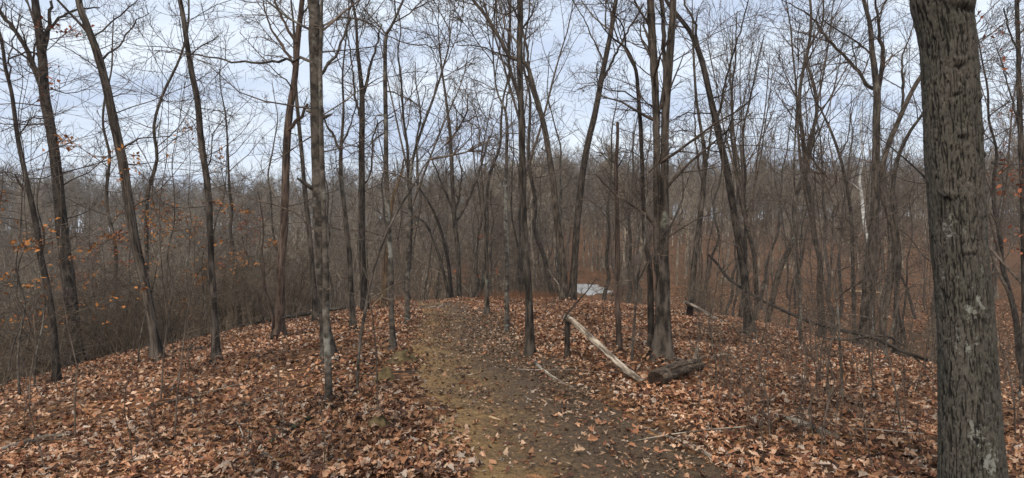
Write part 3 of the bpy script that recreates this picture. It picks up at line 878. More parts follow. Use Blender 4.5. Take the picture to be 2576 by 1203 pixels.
TR('white_snag', 'chalk-white dead trunk beside the tall grey tree on the right', 'dead tree',
   [(2196, 740, 10), (2186, 640, 9), (2178, 590, 9), (2172, 540, 9), (2168, 490, 9), (2162, 450, 7), (2170, 400, 4), (2166, 340, 3)], 'white_bark', d=27.0, ext=2, side=4, top=3,
   branches=[[(2166, 480, 4), (2145, 462, 3), (2128, 450, 2)]])
TR('thin_trunk', 'thin pale sapling trunk alone on the right brow, kinked halfway', 'sapling',
   [(2012, 878, 9), (2014, 790, 8.5), (2012, 701, 8), (2006, 640, 7), (2002, 560, 6), (1998, 425, 5), (2003, 300, 4), (2005, 200, 3)], 'bark_grey', side=10, ext=0.8, flare=0.2)
TR('leaning_sapling', 'grey sapling leaning right close to the furrowed oak', 'sapling',
   [(2224, 908, 9), (2232, 860, 8), (2246, 821, 7), (2258, 770, 6), (2275, 735, 4), (2310, 710, 3), (2350, 690, 2)], 'bark_grey', side=5, top=2, ext=0.4, flare=0.2)
TR('thin_trunk', 'slim straight sapling standing in the leaves on the right slope', 'sapling',
   [(2120, 1022, 8), (2116, 920, 7), (2112, 851, 6), (2108, 780, 5.5), (2100, 726, 5), (2090, 650, 4), (2095, 560, 3)], 'bark_grey', side=8, ext=0.6, flare=0.2, top=3)
TR('edge_tree', 'dark tree at the right edge of the view behind the furrowed oak', 'tree',
   [(2580, 830, 22), (2578, 700, 20), (2574, 500, 18), (2568, 350, 16), (2563, 200, 14), (2562, 125, 13), (2558, -5, 12)], 'bark', d=14.0, ext=4,
   branches=[[(2568, 330, 6), (2545, 250, 5), (2530, 190, 4), (2510, 120, 3)], [(2562, 130, 6), (2540, 80, 5), (2525, 20, 4)]], side=16, dens=1.4)
TR('thin_trunk', 'thin pale sapling in front of the fallen pole, touching it', 'sapling',
   [(1588, 935, 7), (1592, 850, 6.5), (1600, 726, 6), (1606, 680, 5.5), (1622, 610, 5), (1624, 540, 4), (1628, 470, 3)], 'bark_grey', side=6, ext=0.3, top=2, flare=0.2,
   branches=[[(1600, 705, 4), (1625, 672, 3.5), (1645, 640, 3), (1665, 600, 2)]])
TR('bent_tree', 'pale broken stem slanting left of the leaning twins, bark flaking white', 'dead tree',
   [(1412, 722, 3), (1405, 714, 3), (1395, 702, 3), (1386, 690, 2.5), (1378, 676, 2)], 'weathered', d=24.5, broken=True, side=2, flare=0.0)


# ------------------------------------------------------------------ the big furrowed oak on the right
def oak():
    d = 3.7
    prof = [(1400, 2462, 204), (1300, 2453, 192), (1201, 2449, 180), (1051, 2445, 168), (851, 2441, 157), (700, 2432, 153), (601, 2425, 153), (500, 2422, 156), (400, 2418, 160), (300, 2416, 158), (200, 2412, 156), (100, 2408, 156), (40, 2400, 162),
            (0, 2395, 172), (-120, 2385, 168), (-400, 2372, 150), (-900, 2350, 120)]
    c = PT(2460, 1400, d)
    base = np.array([c[0], c[1], hz(c[0], c[1])])
    T_ = thing('oak_tree', base, 'big furrowed oak trunk in the right foreground with pale lichen patches', 'tree')
    zs = np.array([PT(u, v, d)[2] for v, u, w in prof]); xs = np.array([PT(u, v, d)[0] for v, u, w in prof]); rs = np.array([w / K / FPX * d / 2 / math.hypot(1.0, dirv(u, 0)[0]) for v, u, w in prof]) - 0.003
    k, nz = 240, 440
    z = np.concatenate([np.linspace(base[2] - 0.25, 3.1, nz), np.linspace(3.15, 6.4, 40)])
    nz = len(z)
    o = np.argsort(zs)
    cx = np.interp(z, zs[o], xs[o]); rr = np.interp(z, zs[o], rs[o])
    rr = rr * (1 + 0.30 * np.exp(-np.clip(z - base[2], 0, None) / 0.14))
    th = np.arange(k) / k * 2 * math.pi
    Zg, TH = np.meshgrid(z, th, indexing='ij')
    cT, sT = np.cos(TH), np.sin(TH)

    def pn(freq, zl, sd, ph=0.0):                          # noise that closes round the trunk
        xx = TH / (2 * math.pi) * freq + ph; yy = Zg / zl
        ix, iy = np.floor(xx), np.floor(yy); fx, fy = xx - ix, yy - iy
        fx = fx * fx * (3 - 2 * fx); fy = fy * fy * (3 - 2 * fy)
        a, b = np.mod(ix, freq), np.mod(ix + 1, freq)
        return ((_hash(a, iy, sd) * (1 - fx) + _hash(b, iy, sd) * fx) * (1 - fy) + (_hash(a, iy + 1, sd) * (1 - fx) + _hash(b, iy + 1, sd) * fx) * fy) * 2 - 1
    f1 = pn(76, 0.11, 3) + 0.45 * pn(140, 0.05, 4) + 0.3 * pn(38, 0.5, 5)
    fur = sstep(0.0, 0.24, np.abs(f1))                    # vertical furrows, joining and parting
    f2 = pn(80, 0.024, 6) + 0.5 * pn(140, 0.014, 7)
    crk = sstep(0.0, 0.16, np.abs(f2 + 0.1))               # short cross cracks
    rgh = 0.6 * pn(180, 0.012, 8) + 0.4 * pn(75, 0.02, 9)
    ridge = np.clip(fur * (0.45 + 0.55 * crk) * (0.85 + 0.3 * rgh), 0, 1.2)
    dsp = -0.009 + 0.011 * ridge + 0.004 * fbm(np.cos(TH) * 3 + 4, Zg * 4 + np.sin(TH) * 3, 33, 3)
    lich = np.full(TH.shape, -0.04)
    # angle facing the camera is -y -> th = -pi/2
    fa = math.atan2(-base[1], -base[0] * 1.0)
    for (u, v, amp_, sx, sz, sl) in [(2395, 165, 0.030, 0.22, 0.018, 1), (2480, 172, 0.032, 0.22, 0.02, 1), (2400, 345, 0.026, 0.2, 0.016, 1), (2455, 250, 0.022, 0.25, 0.014, 1), (2390, 240, 0.02, 0.2, 0.012, 1),
                                     (2462, 335, 0.022, 0.2, 0.012, 1), (2470, 395, 0.018, 0.18, 0.012, 1), (2375, 495, 0.03, 0.18, 0.02, 1), (2415, 20, 0.035, 0.5, 0.03, 1), (2410, 635, 0.016, 0.2, 0.01, 1), (2455, 930, 0.014, 0.14, 0.01, 1)]:
        z0 = PT(u, v, d)[2]; x0 = PT(u, v, d)[0]; i0 = int(np.argmin(np.abs(z - z0)))
        dx_ = np.clip((x0 - cx[i0]) / rr[i0], -0.97, 0.97)
        t0 = -math.acos(dx_)
        dt = np.mod(TH - t0 + math.pi, 2 * math.pi) - math.pi
        sx = sx * (0.7 + 0.6 * abs(math.sin(u * 3.1 + v)))
        dt = dt + 0.0
        g = np.exp(-(dt / sx) ** 2)
        dsp += amp_ * 0.5 * g * np.exp(-((Zg - z0 - 0.6 * sz - 0.05 * np.abs(dt)) / (1.3 * sz)) ** 2)
        hole = g * np.exp(-((Zg - z0 + 0.9 * sz + 0.16 * sx * dt / sx * math.sin(v * 1.7) * 0.3 + 0.012 * vnoise(TH * 9, Zg * 0 + v, 3)) / (0.55 * sz)) ** 2)
        dsp -= amp_ * 0.4 * hole
        ridge = ridge * (1 - 0.65 * hole)
    for (u, v, sx, sz, am) in [(2375, 572, 0.30, 0.07, 0.24), (2500, 640, 0.2, 0.05, 0.12), (2440, 760, 0.3, 0.1, 0.12), (2380, 545, 0.22, 0.03, 0.15), (2365, 690, 0.14, 0.07, 0.22), (2395, 715, 0.2, 0.04, 0.10), (2395, 845, 0.3, 0.09, 0.17), (2415, 1080, 0.22, 0.06, 0.28),
                               (2440, 1130, 0.24, 0.10, 0.20), (2520, 1110, 0.30, 0.16, 0.26), (2420, 960, 0.5, 0.2, 0.06), (2388, 640, 0.3, 0.1, 0.10)]:
        z0 = PT(u, v, d)[2]; x0 = PT(u, v, d)[0]; i0 = int(np.argmin(np.abs(z - z0)))
        t0 = -math.acos(np.clip((x0 - cx[i0]) / rr[i0], -0.97, 0.97))
        dt = np.mod(TH - t0 + math.pi, 2 * math.pi) - math.pi
        lich += am * np.exp(-(dt / sx) ** 2 - ((Zg - z0) / sz) ** 2)
    rl = np.random.default_rng(19)
    for _ in range(34):                                    # scattered crusts, most on the lower left side
        z0 = rl.uniform(0.1, 1.75); t0 = -math.pi / 2 - abs(rl.normal()) * 0.55 + 0.25; am = rl.uniform(0.07, 0.24)
        dt = np.mod(TH - t0 + math.pi, 2 * math.pi) - math.pi
        lich += am * np.exp(-(dt / rl.uniform(0.05, 0.16)) ** 2 - ((Zg - z0) / rl.uniform(0.012, 0.05)) ** 2)
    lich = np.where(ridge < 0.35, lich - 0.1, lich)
    RR = rr[:, None] + dsp
    V = np.stack([cx[:, None] + RR * np.cos(TH) - base[0], d + RR * np.sin(TH) + 0.03 * Zg - base[1], Zg - base[2]], -1)
    i = np.arange(nz - 1)[:, None] * k; j = np.arange(k)[None]; j2 = (j + 1) % k
    q = np.stack([i + j, i + j2, i + k + j2, i + k + j], -1).reshape(-1, 4)
    MB().add(V.reshape(-1, 3), q, ridge=ridge.ravel(), lichen=lich.ravel()).build('trunk', M['oak'], T_)
    rng = np.random.default_rng(5)
    cr = MB()
    for bl, dd in [([(2380, 497, 9), (2350, 470, 6), (2310, 430, 5), (2260, 385, 4), (2210, 345, 3), (2170, 310, 2)], 0.2), ([(2345, 660, 4), (2320, 640, 3), (2290, 600, 2), (2262, 575, 1.5)], 0.1), ([(2495, 410, 4), (2540, 415, 3), (2580, 412, 3), (2620, 430, 2)], 0.2),
                   ([(2490, 290, 4), (2530, 262, 3), (2580, 240, 2)], 0.3)]:
        pp = catmull(np.array([PT(u, v, d - 0.12 + dd * n_) - base for n_, (u, v, w) in enumerate(bl)]), 6)
        r_ = np.interp(np.linspace(0, len(bl) - 1, len(pp)), np.arange(len(bl)), [w / K / FPX * d / 2 for u, v, w in bl])
        ms = MB(); rough_tube(ms, pp, r_, 7, rng, 0.1); ms.build('branch', M['bark_dark'], T_)
        pr, r2 = resample(pp, r_, 0.1)
        Q, R2 = spawn(rng, pr[None], r2[None], 9, 0.25, 1.0, 0.3, 30, 65, 0.02, 5, 0.14, 0.5, 0.0016, lmin=0.12)
        cr.tubes(Q, R2, 4)
        Q, R2 = spawn(rng, Q, R2, 3, 0.3, 1.0, 0.5, 30, 60, 0.02, 4, 0.15, 0.6, 0.0012, lmin=0.08)
        cr.tubes(Q, R2, 3)
    # the crown above the frame
    tp = np.array([[cx[-1] - base[0], d + 0.03 * 6.4 - base[1], 6.4 - base[2] - 0.1], [cx[-1] - base[0] - 0.2, d - base[1] + 0.3, 9], [cx[-1] - base[0], d - base[1] + 0.2, 13]])
    tp = catmull(tp, 6); r_ = np.linspace(rr[-1], 0.05, len(tp))
    cr.tubes(tp, r_, 10)
    Q, R2 = spawn(rng, tp[None], r_[None], 12, 0.1, 0.97, 0.45, 35, 65, 0.05, 8, 0.1, 0.45, 0.02)
    cr.tubes(Q, R2, 5)
    Q, R2 = spawn(rng, Q, R2, 6, 0.3, 0.98, 0.5, 30, 60, 0.03, 6, 0.13, 0.55, 0.01)
    cr.tubes(Q, R2, 4)
    Q, R2 = spawn(rng, Q, R2, 5, 0.2, 0.98, 0.55, 30, 60, 0.03, 5, 0.15, 0.6, 0.005)
    cr.tubes(Q, R2, 3)
    cr.build('crown', M['twig'], T_)


oak()

# ------------------------------------------------------------------ bare trees down the slopes: a few kinds, each copied
def tree_kind(seed, H, r0, form, rmin, lush=1.0):
    rng = np.random.default_rng(seed)
    n = 14
    z = np.linspace(0, 1, n)
    p = np.stack([np.cumsum(rng.normal(size=n)) * 0.012 * H, np.cumsum(rng.normal(size=n)) * 0.012 * H, z * H - 0.4 * (z == 0)], 1)
    p[:, :2] -= p[0, :2]
    p[:, :2] += np.outer(z ** 1.2, rng.normal(size=2) * 0.05 * H)
    r = r0 * (1 - 0.86 * z ** 0.9) + 0.004
    tr = MB(); pp, r_ = resample(catmull(p, 3), np.interp(np.linspace(0, n - 1, 3 * (n - 1) + 1), np.arange(n), r), 0.35)
    rough_tube(tr, pp, r_, 8, rng, 0.08, flare=0.5, flare_h=r0 * 1.3)
    cr = MB()
    P1, R1 = p[None], r[None]
    forks = rng.integers(1, 3) if form == 'vase' else 0
    if forks:
        Q, RR = spawn(rng, P1, R1, int(forks) + 1, 0.3, 0.55, 0.62, 14, 30, 0.05, 10, 0.05, 0.75, 0.02, vary=0.15)
        cr.tubes(Q, RR, 6)
        st = [(P1, R1), (Q, RR)]
    else:
        st = [(P1, R1)]
    for P_, R_ in st:
        c = int((13 if P_ is P1 else 8) * lush)
        if form == 'vase': L = spawn(rng, P_, R_, c, 0.46, 0.99, 0.36, 22, 48, 0.09, 8, 0.08, 0.5, 0.012)
        elif form == 'broad': L = spawn(rng, P_, R_, c, 0.40, 0.98, 0.38, 45, 75, 0.06, 8, 0.11, 0.45, 0.012)
        else: L = spawn(rng, P_, R_, c + 4, 0.36, 0.99, 0.20, 40, 80, 0.06, 7, 0.10, 0.38, 0.010)
        cr.tubes(L[0], L[1], 4)
        B = spawn(rng, L[0], L[1], int(6 * lush), 0.15, 0.98, 0.5, 24, 56, 0.05, 6, 0.12, 0.55, rmin * 1.6)
        cr.tubes(B[0], B[1], 3)
        T3 = spawn(rng, B[0], B[1], int(5 * lush), 0.15, 1.0, 0.55, 22, 52, 0.04, 4, 0.14, 0.6, rmin)
        cr.tubes(T3[0], T3[1], 3)
        if rmin < 0.012:
            T4 = spawn(rng, T3[0], T3[1], 2, 0.3, 1.0, 0.6, 20, 50, 0.03, 3, 0.14, 0.7, rmin * 0.8)
            cr.tubes(T4[0], T4[1], 3)
    return tr, cr


def in_pond_view(x, y):
    th = math.degrees(math.atan2(x, y))
    return 4.3 < th < 8.6 and y < 90


KINDS = []
spec = [(13, .10, 'vase'), (15, .13, 'vase'), (11, .07, 'slim'), (14, .09, 'slim'), (16, .15, 'broad'), (12, .09, 'broad'), (9, .05, 'vase'), (17, .13, 'slim'), (10, .06, 'broad'), (14, .12, 'vase')]
for i, (H, r0, form) in enumerate(spec):
    tr, cr = tree_kind(500 + i, H, r0, form, 0.0055, 0.9)
    T_ = thing('bare_tree', (0, 0, -500), 'bare tree', 'tree')
    tr.build('trunk', M[['bark', 'bark_dark', 'bark_grey', 'bark'][i % 4]], T_)
    cr.build('crown', M['twig'], T_)
    KINDS.append((T_, H))

LANDMARKS = [(145, 'the slim far-left leaning tree'), (192, 'the tallest left trunk'), (390, 'the shaggy leaning tree'), (542, 'the dark slender tree'), (705, 'the reddish trunk'), (815, 'the thick smooth grey trunk'),
             (915, 'the dark vase-forked tree'), (985, 'the straight pale-barked tree'), (1027, 'the thin pale tree at the path head'), (1150, 'the slingshot-forked tree'), (1225, 'the two-stemmed thin pole'), (1275, 'the pale knotted tree'),
             (1326, 'the dark straight trunk'), (1430, 'the leaning twins'), (1555, 'the tall barkless snag'), (1665, 'the big twin trunk'), (1745, 'the grey two-forked tree'), (1868, 'the dark left-leaning tree'),
             (2012, 'the pale kinked sapling'), (2184, 'the tall long-limbed grey tree'), (2440, 'the big furrowed oak')]
TO_LABEL = []


def label_all():
    # each repeat is told by its look, the landmark it stands by and its distance
    by = {}
    for o_, kind_, bands in TO_LABEL:
        x_, y_, z_ = o_.location
        u_ = (512 + FPX * x_ / y_) * K
        lu, lp = min(LANDMARKS, key=lambda q: abs(q[0] - u_))
        rel = 'behind' if abs(u_ - lu) < 16 else ('left of' if u_ < lu else 'right of')
        by.setdefault((kind_, rel, lp), []).append((math.hypot(x_, y_), o_, bands))
    nth = ['nearest', 'second nearest', 'third nearest', 'fourth nearest', 'fifth nearest', 'sixth nearest', 'seventh nearest', 'eighth nearest', 'ninth nearest', 'tenth nearest', 'eleventh nearest', 'twelfth nearest']
    num = {2: 'two', 3: 'three', 4: 'four', 5: 'five', 6: 'six'}
    for (kind_, rel, lp), li in by.items():
        li.sort(key=lambda q: q[0])
        lp = lp.replace('the two-stemmed thin pole', 'the thin two-stemmed pole')
        if (kind_.startswith('thin') or 'stick' in kind_) and rel == 'behind': rel = 'in line with'
        for i_, (r_, o_, bands) in enumerate(li):
            lab = kind_ + ' ' + rel + ' ' + lp
            if len(li) == 1: lab += ', ' + (bands[0] if r_ < bands[2] else bands[1])
            elif len(li) == 2: lab += ', ' + ('nearer', 'farther')[i_] + ' one'
            elif len(li) <= 12: lab += ', ' + nth[i_]
            else: lab += ', ' + ('in a near cluster' if i_ < len(li) / 2 else 'in a farther cluster')
            o_['label'] = lab


AREAS = {
    'left': ('bare grey tree in the wood down the left slope, among many alike', 'bare trees down the left slope'),
    'mid': ('bare slender tree in the wood beyond the crest of the path', 'bare trees beyond the crest'),
    'right': ('bare tree on the leaf-strewn hollow down the right slope, among many alike', 'bare trees in the hollow on the right'),
}
rng = np.random.default_rng(77)
used = [False] * len(KINDS)
placed = []
tries = 0
while len(placed) < 132 and tries < 20000:
    tries += 1
    th = math.radians(rng.uniform(-41, 41))
    r_ = math.sqrt(rng.uniform(23 ** 2, 68 ** 2)) if rng.random() < 0.82 else rng.uniform(22, 34)
    x, y = r_ * math.sin(th), r_ * math.cos(th)
    deg = math.degrees(th)
    if y < 25 and abs(x) < 8: continue
    if abs(x) > 10 and r_ < 20: continue
    if in_pond_view(x, y) and rng.random() < 0.8: continue
    if math.hypot((x - POND_C[0]) / POND_A, (y - POND_C[1]) / POND_B) < 1.2: continue
    if any((x - a) ** 2 + (y - b) ** 2 < 1.6 for a, b in placed): continue
    if deg < -14 and r_ < 42 and rng.random() < 0.45: continue
    if -9 < deg < 9 and rng.random() < 0.35: continue
    if deg > 12 and rng.random() < 0.45: continue
    if deg < -10 and rng.random() < 0.4: continue
    placed.append((x, y))
    ar = 'left' if deg < -11 else ('mid' if deg < 9 else 'right')
    i = int(rng.integers(len(KINDS)))
    T_, H = KINDS[i]
    s = rng.uniform(0.7, 1.12)
    if ar == 'left': s *= (0.60 if rng.random() < 0.86 else 0.95)
    if ar == 'mid': s *= 0.88
    loc = (x, y, hz(x, y) - 0.05); rz = rng.uniform(0, 6.28)
    lab, grp = AREAS[ar]
    if not used[i]:
        used[i] = True
        T_.location = loc; T_.rotation_euler = (0, 0, rz); T_.scale = (s, s, s); T_['label'] = lab; T_['group'] = grp
    else:
        T_ = copy_thing(T_, loc, rz, s, lab, grp, rx=rng.normal() * 0.04)
    TO_LABEL.append((T_, {'vase': 'fork-stemmed', 'slim': 'narrow', 'broad': 'wide-branched'}[spec[i][2]] + ' bare tree', ('near the ridge', 'deep down', 38)))

# ------------------------------------------------------------------ the far woods: nobody could count them
def instancer(name, pts, rots, scales, meshes, mat):
    src = bpy.data.collections.new(name + '_kinds')
    for i, me in enumerate(meshes):
        src.objects.link(bpy.data.objects.new(name + '_kind', me))
    me = bpy.data.meshes.new(name)
    me.from_pydata([tuple(p) for p in pts], [], [])
    a = me.attributes.new('turn', 'FLOAT_VECTOR', 'POINT'); a.data.foreach_set('vector', np.asarray(rots, np.float32).ravel())
    a = me.attributes.new('size', 'FLOAT', 'POINT'); a.data.foreach_set('value', np.asarray(scales, np.float32))
    o = link(name, me)
    me.materials.append(mat)
    ng = bpy.data.node_groups.new(name, 'GeometryNodeTree')
    ng.interface.new_socket('Geometry', in_out='INPUT', socket_type='NodeSocketGeometry')
    ng.interface.new_socket('Geometry', in_out='OUTPUT', socket_type='NodeSocketGeometry')
    gi = ng.nodes.new('NodeGroupInput'); go = ng.nodes.new('NodeGroupOutput')
    ip = ng.nodes.new('GeometryNodeInstanceOnPoints')
    ci = ng.nodes.new('GeometryNodeCollectionInfo')
    ci.inputs['Collection'].default_value = src
    ci.inputs['Separate Children'].default_value = True
    ci.inputs['Reset Children'].default_value = True
    ip.inputs['Pick Instance'].default_value = True
    r1 = ng.nodes.new('GeometryNodeInputNamedAttribute'); r1.data_type = 'FLOAT_VECTOR'; r1.inputs['Name'].default_value = 'turn'
    r2 = ng.nodes.new('GeometryNodeInputNamedAttribute'); r2.data_type = 'FLOAT'; r2.inputs['Name'].default_value = 'size'
    L = ng.links
    L.new(gi.outputs[0], ip.inputs['Points']); L.new(ci.outputs[0], ip.inputs['Instance'])
    L.new(r1.outputs[0], ip.inputs['Rotation']); L.new(r2.outputs[0], ip.inputs['Scale'])
    L.new(ip.outputs[0], go.inputs[0])
    md = o.modifiers.new('scatter', 'NODES'); md.node_group = ng
    return o


far_meshes = []
for i, (H, r0, form) in enumerate([(13, .13, 'vase'), (14, .14, 'broad'), (12, .10, 'slim'), (15, .14, 'vase'), (11, .10, 'broad'), (13, .12, 'broad')]):
    tr, cr = tree_kind(900 + i, H, r0, form, 0.016, 0.9)
    cr.v += tr.v; cr.q += [q + cr.n for q in tr.q]; cr.n += tr.n
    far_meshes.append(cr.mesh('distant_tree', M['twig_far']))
rng = np.random.default_rng(4)
P_, Ro, S_ = [], [], []
n = 0
while n < 3900:
    th = math.radians(rng.uniform(-46, 46)); r_ = math.sqrt(rng.uniform(66 ** 2, 250 ** 2))
    if rng.random() < 0.10: r_ = rng.uniform(60, 110)
    elif rng.random() < 0.25: r_ = rng.uniform(150, 225)
    x, y = r_ * math.sin(th), r_ * math.cos(th)
    if in_pond_view(x, y): continue
    if x > 0.2 * y and r_ < 125 and rng.random() < 0.7: continue
    if math.hypot((x - POND_C[0]) / POND_A, (y - POND_C[1]) / POND_B) < 1.35: continue
    P_.append((x, y)); Ro.append((rng.normal() * 0.04, rng.normal() * 0.04, rng.uniform(0, 6.28))); S_.append(rng.uniform(0.65, 1.15)); n += 1
P_ = np.array(P_); zz = height(P_[:, 0], P_[:, 1])
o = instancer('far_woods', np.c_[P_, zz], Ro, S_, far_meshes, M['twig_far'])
tag(o, 'grey-brown winter woods covering the far hills and valley', 'woods', kind='stuff')

# brush: multi-stemmed undergrowth filling the valley
brush_meshes = []
for i in range(6):
    rg = np.random.default_rng(300 + i)
    mb = MB()
    ns = 4
    base_ = rg.normal(size=(ns, 3)) * 0.5; base_[:, 2] = -0.1
    P0 = [base_]; dd = rg.normal(size=(ns, 3)) * 0.33; dd[:, 2] = 1
    for _ in range(8):
        dd = dd + rg.normal(size=dd.shape) * 0.17; dd /= np.linalg.norm(dd, axis=1, keepdims=True)
        P0.append(P0[-1] + dd * rg.uniform(0.45, 0.75, (ns, 1)))
    Q = np.stack(P0, 1); RR = np.repeat(np.linspace(0.028, 0.008, 9)[None], ns, 0)
    mb.tubes(Q, RR, 4)
    B = spawn(rg, Q, RR, 9, 0.15, 0.98, 0.42, 40, 90, 0.02, 7, 0.16, 0.5, 0.008); mb.tubes(*B, 3)
    C = spawn(rg, B[0], B[1], 6, 0.15, 1.0, 0.5, 28, 60, 0.02, 4, 0.15, 0.6, 0.006); mb.tubes(*C, 3)
    D = spawn(rg, C[0], C[1], 2, 0.3, 1.0, 0.6, 28, 60, 0.02, 3, 0.15, 0.6, 0.005); mb.tubes(*D, 3)
    brush_meshes.append(mb.mesh('brush', M['brush']))
P_, Ro, S_ = [], [], []
n = 0
while n < 270:
    th = math.radians(rng.uniform(-44, 44)); r_ = math.sqrt(rng.uniform(23 ** 2, 95 ** 2)) if rng.random() < 0.6 else rng.uniform(23, 60)
    x, y = r_ * math.sin(th), r_ * math.cos(th)
    deg = math.degrees(th)
    if y < 27 and abs(x) < 9: continue
    if y < 17 + 0.0 * abs(x): continue
    if in_pond_view(x, y) or math.hypot((x - POND_C[0]) / POND_A, (y - POND_C[1]) / POND_B) < 1.3: continue
    if deg > 11 and rng.random() < 0.93: continue
    P_.append((x, y)); Ro.append((0, 0, rng.uniform(0, 6.28))); S_.append(rng.uniform(0.5, 1.15) * (0.8 if deg < -10 else 0.9)); n += 1
for _ in range(90):
    th = math.radians(rng.uniform(-43, -17)); r_ = rng.uniform(18.5, 25)
    x, y = r_ * math.sin(th), r_ * math.cos(th)
    P_.append((x, y)); Ro.append((0, 0, rng.uniform(0, 6.28))); S_.append(rng.uniform(0.25, 0.6))
for _ in range(70):
    x, y = rng.uniform(-15.5, -8.5), rng.uniform(10.5, 19)
    if abs(math.degrees(math.atan2(x, y))) < 26: continue
    P_.append((x, y)); Ro.append((0, 0, rng.uniform(0, 6.28))); S_.append(rng.uniform(0.12, 0.34))
for _ in range(40):
    th = math.radians(rng.uniform(14, 43)); r_ = rng.uniform(19, 27)
    x, y = r_ * math.sin(th), r_ * math.cos(th)
    P_.append((x, y)); Ro.append((0, 0, rng.uniform(0, 6.28))); S_.append(rng.uniform(0.2, 0.45))
P_ = np.array(P_); zz = height(P_[:, 0], P_[:, 1])
o = instancer('valley_undergrowth', np.c_[P_, zz], Ro, S_, brush_meshes, M['brush'])
tag(o, 'leafless grey-brown brush filling the valley below the ridge', 'undergrowth', kind='stuff')

# ------------------------------------------------------------------ beech saplings that keep their orange leaves
def leaf_cards(rng, pos, size, mb, curl=0.25, level=0.5):
    n = len(pos)
    yaw = rng.uniform(0, 6.28, n); pit = rng.normal(size=n) * level; rol = rng.normal(size=n) * level
    s = size * rng.uniform(0.6, 1.25, n)
    loc = np.array([[0, 0, 0], [0.42, 0.30, curl * 0.3], [1, 0, -curl * 0.4], [0.42, -0.30, curl * 0.3], [0.45, 0, -0.04]])
    L = loc[None] * s[:, None, None]
    cr_, sr = np.cos(rol)[:, None], np.sin(rol)[:, None]
    y2 = L[..., 1] * cr_ - L[..., 2] * sr; z2 = L[..., 1] * sr + L[..., 2] * cr_
    cp, sp = np.cos(pit)[:, None], np.sin(pit)[:, None]
    x2 = L[..., 0] * cp + z2 * sp; z3 = -L[..., 0] * sp + z2 * cp
    cy, sy = np.cos(yaw)[:, None], np.sin(yaw)[:, None]
    V = np.stack([x2 * cy - y2 * sy, x2 * sy + y2 * cy, z3], -1) + pos[:, None, :]
    t = np.array([[0, 4, 1], [1, 4, 2], [2, 4, 3], [3, 4, 0]])
    tt = (t[None] + (np.arange(n) * 5)[:, None, None]).reshape(-1, 3)
    mb.add(V.reshape(-1, 3), t=tt)


def beech(u, d, H, label, leafy=0.35, seed=0, mat='orange_leaf', r0=0.018, lean=0.0, zlo=0.05, zhi=0.75, nb=13):
    rng = np.random.default_rng(7000 + seed)
    x = dirv(u, 600)[0] * d
    base = np.array([x, d, hz(x, d)])
    T_ = thing('beech_sapling', base, label, 'sapling')
    n = 12; z = np.linspace(0, 1, n)
    p = np.stack([lean * z * H + np.cumsum(rng.normal(size=n)) * 0.012 * H, np.cumsum(rng.normal(size=n)) * 0.012 * H, z * H - 0.15 * (z == 0)], 1); p[:, :2] -= p[0, :2]
    r = r0 * (1 - 0.88 * z)
    ms = MB(); pp, rr = resample(catmull(p, 4), np.interp(np.linspace(0, n - 1, 4 * (n - 1) + 1), np.arange(n), r), 0.15); rough_tube(ms, pp, rr, 7, rng, 0.1); ms.build('trunk', M['bark_grey'], T_)
    cr = MB()
    B = spawn(rng, p[None], r[None], nb, zlo + 0.05, 0.97, 0.30, 60, 92, 0.015, 8, 0.07, 0.45, 0.006); cr.tubes(*B, 4)
    C = spawn(rng, B[0], B[1], 7, 0.2, 1.0, 0.45, 30, 60, 0.0, 5, 0.10, 0.55, 0.0045, flat=0.8); cr.tubes(*C, 3)
    D = spawn(rng, C[0], C[1], 4, 0.25, 1.0, 0.5, 30, 55, 0.0, 4, 0.1, 0.6, 0.003, flat=0.8); cr.tubes(*D, 3)
    cr.build('crown', M['twig'], T_)
    lv = MB()
    nbr = len(B[0]); keep = rng.random(nbr) < leafy
    zb = B[0][:, 0, 2] / H
    keep &= (zb > zlo) & (zb < zhi)
    Dr = D[0].reshape(nbr, -1, 4, 3)[keep].reshape(-1, 4, 3)
    pos = np.concatenate([Dr[:, 1], Dr[:, 2], Dr[:, 3]])
    pos = pos[rng.random(len(pos)) < 0.55]
    if len(pos):
        leaf_cards(rng, pos + rng.normal(size=pos.shape) * 0.03, 0.062 + 0.0018 * d, lv, level=0.6)
        lv.build('leaves', M[mat], T_)
    return T_


beech(345, 13.0, 7.0, 'beech sapling with layered orange leaves behind the shaggy leaning tree', 0.75, 1, zlo=0.14, zhi=0.55, lean=0.05)
beech(440, 14.5, 7.5, 'beech sapling keeping sparse orange leaves left of the dark slender tree', 0.75, 2, zlo=0.14, zhi=0.55, lean=-0.02)
beech(515, 17.5, 7.5, 'beech sapling with orange sprays half hidden by the dark slender tree', 0.6, 3, zlo=0.14, zhi=0.55)
beech(55, 9.5, 5.0, 'yellow-orange leaved beech sapling at the far left, nearest of its kind', 0.3, 4, lean=-0.03)
beech(85, 11.5, 5.8, 'beech sapling with orange leaves standing left of the leaning far-left tree', 0.28, 5)
beech(235, 17.5, 6.0, 'reddish-leaved beech sapling right of the tallest left trunk', 0.28, 6, 'red_leaf')
beech(15, 12.5, 8.0, 'beech sapling with rust-red leaves high up at the far left edge', 0.35, 7, 'red_leaf', zlo=0.3, zhi=0.95)
beech(2560, 9.5, 6.5, 'beech sapling with rusty leaves right of the furrowed oak', 0.45, 8, 'red_leaf', zlo=0.25, zhi=0.75)
beech(640, 21, 5.0, 'small orange-leaved beech below the crest left of the reddish trunk', 0.25, 9)
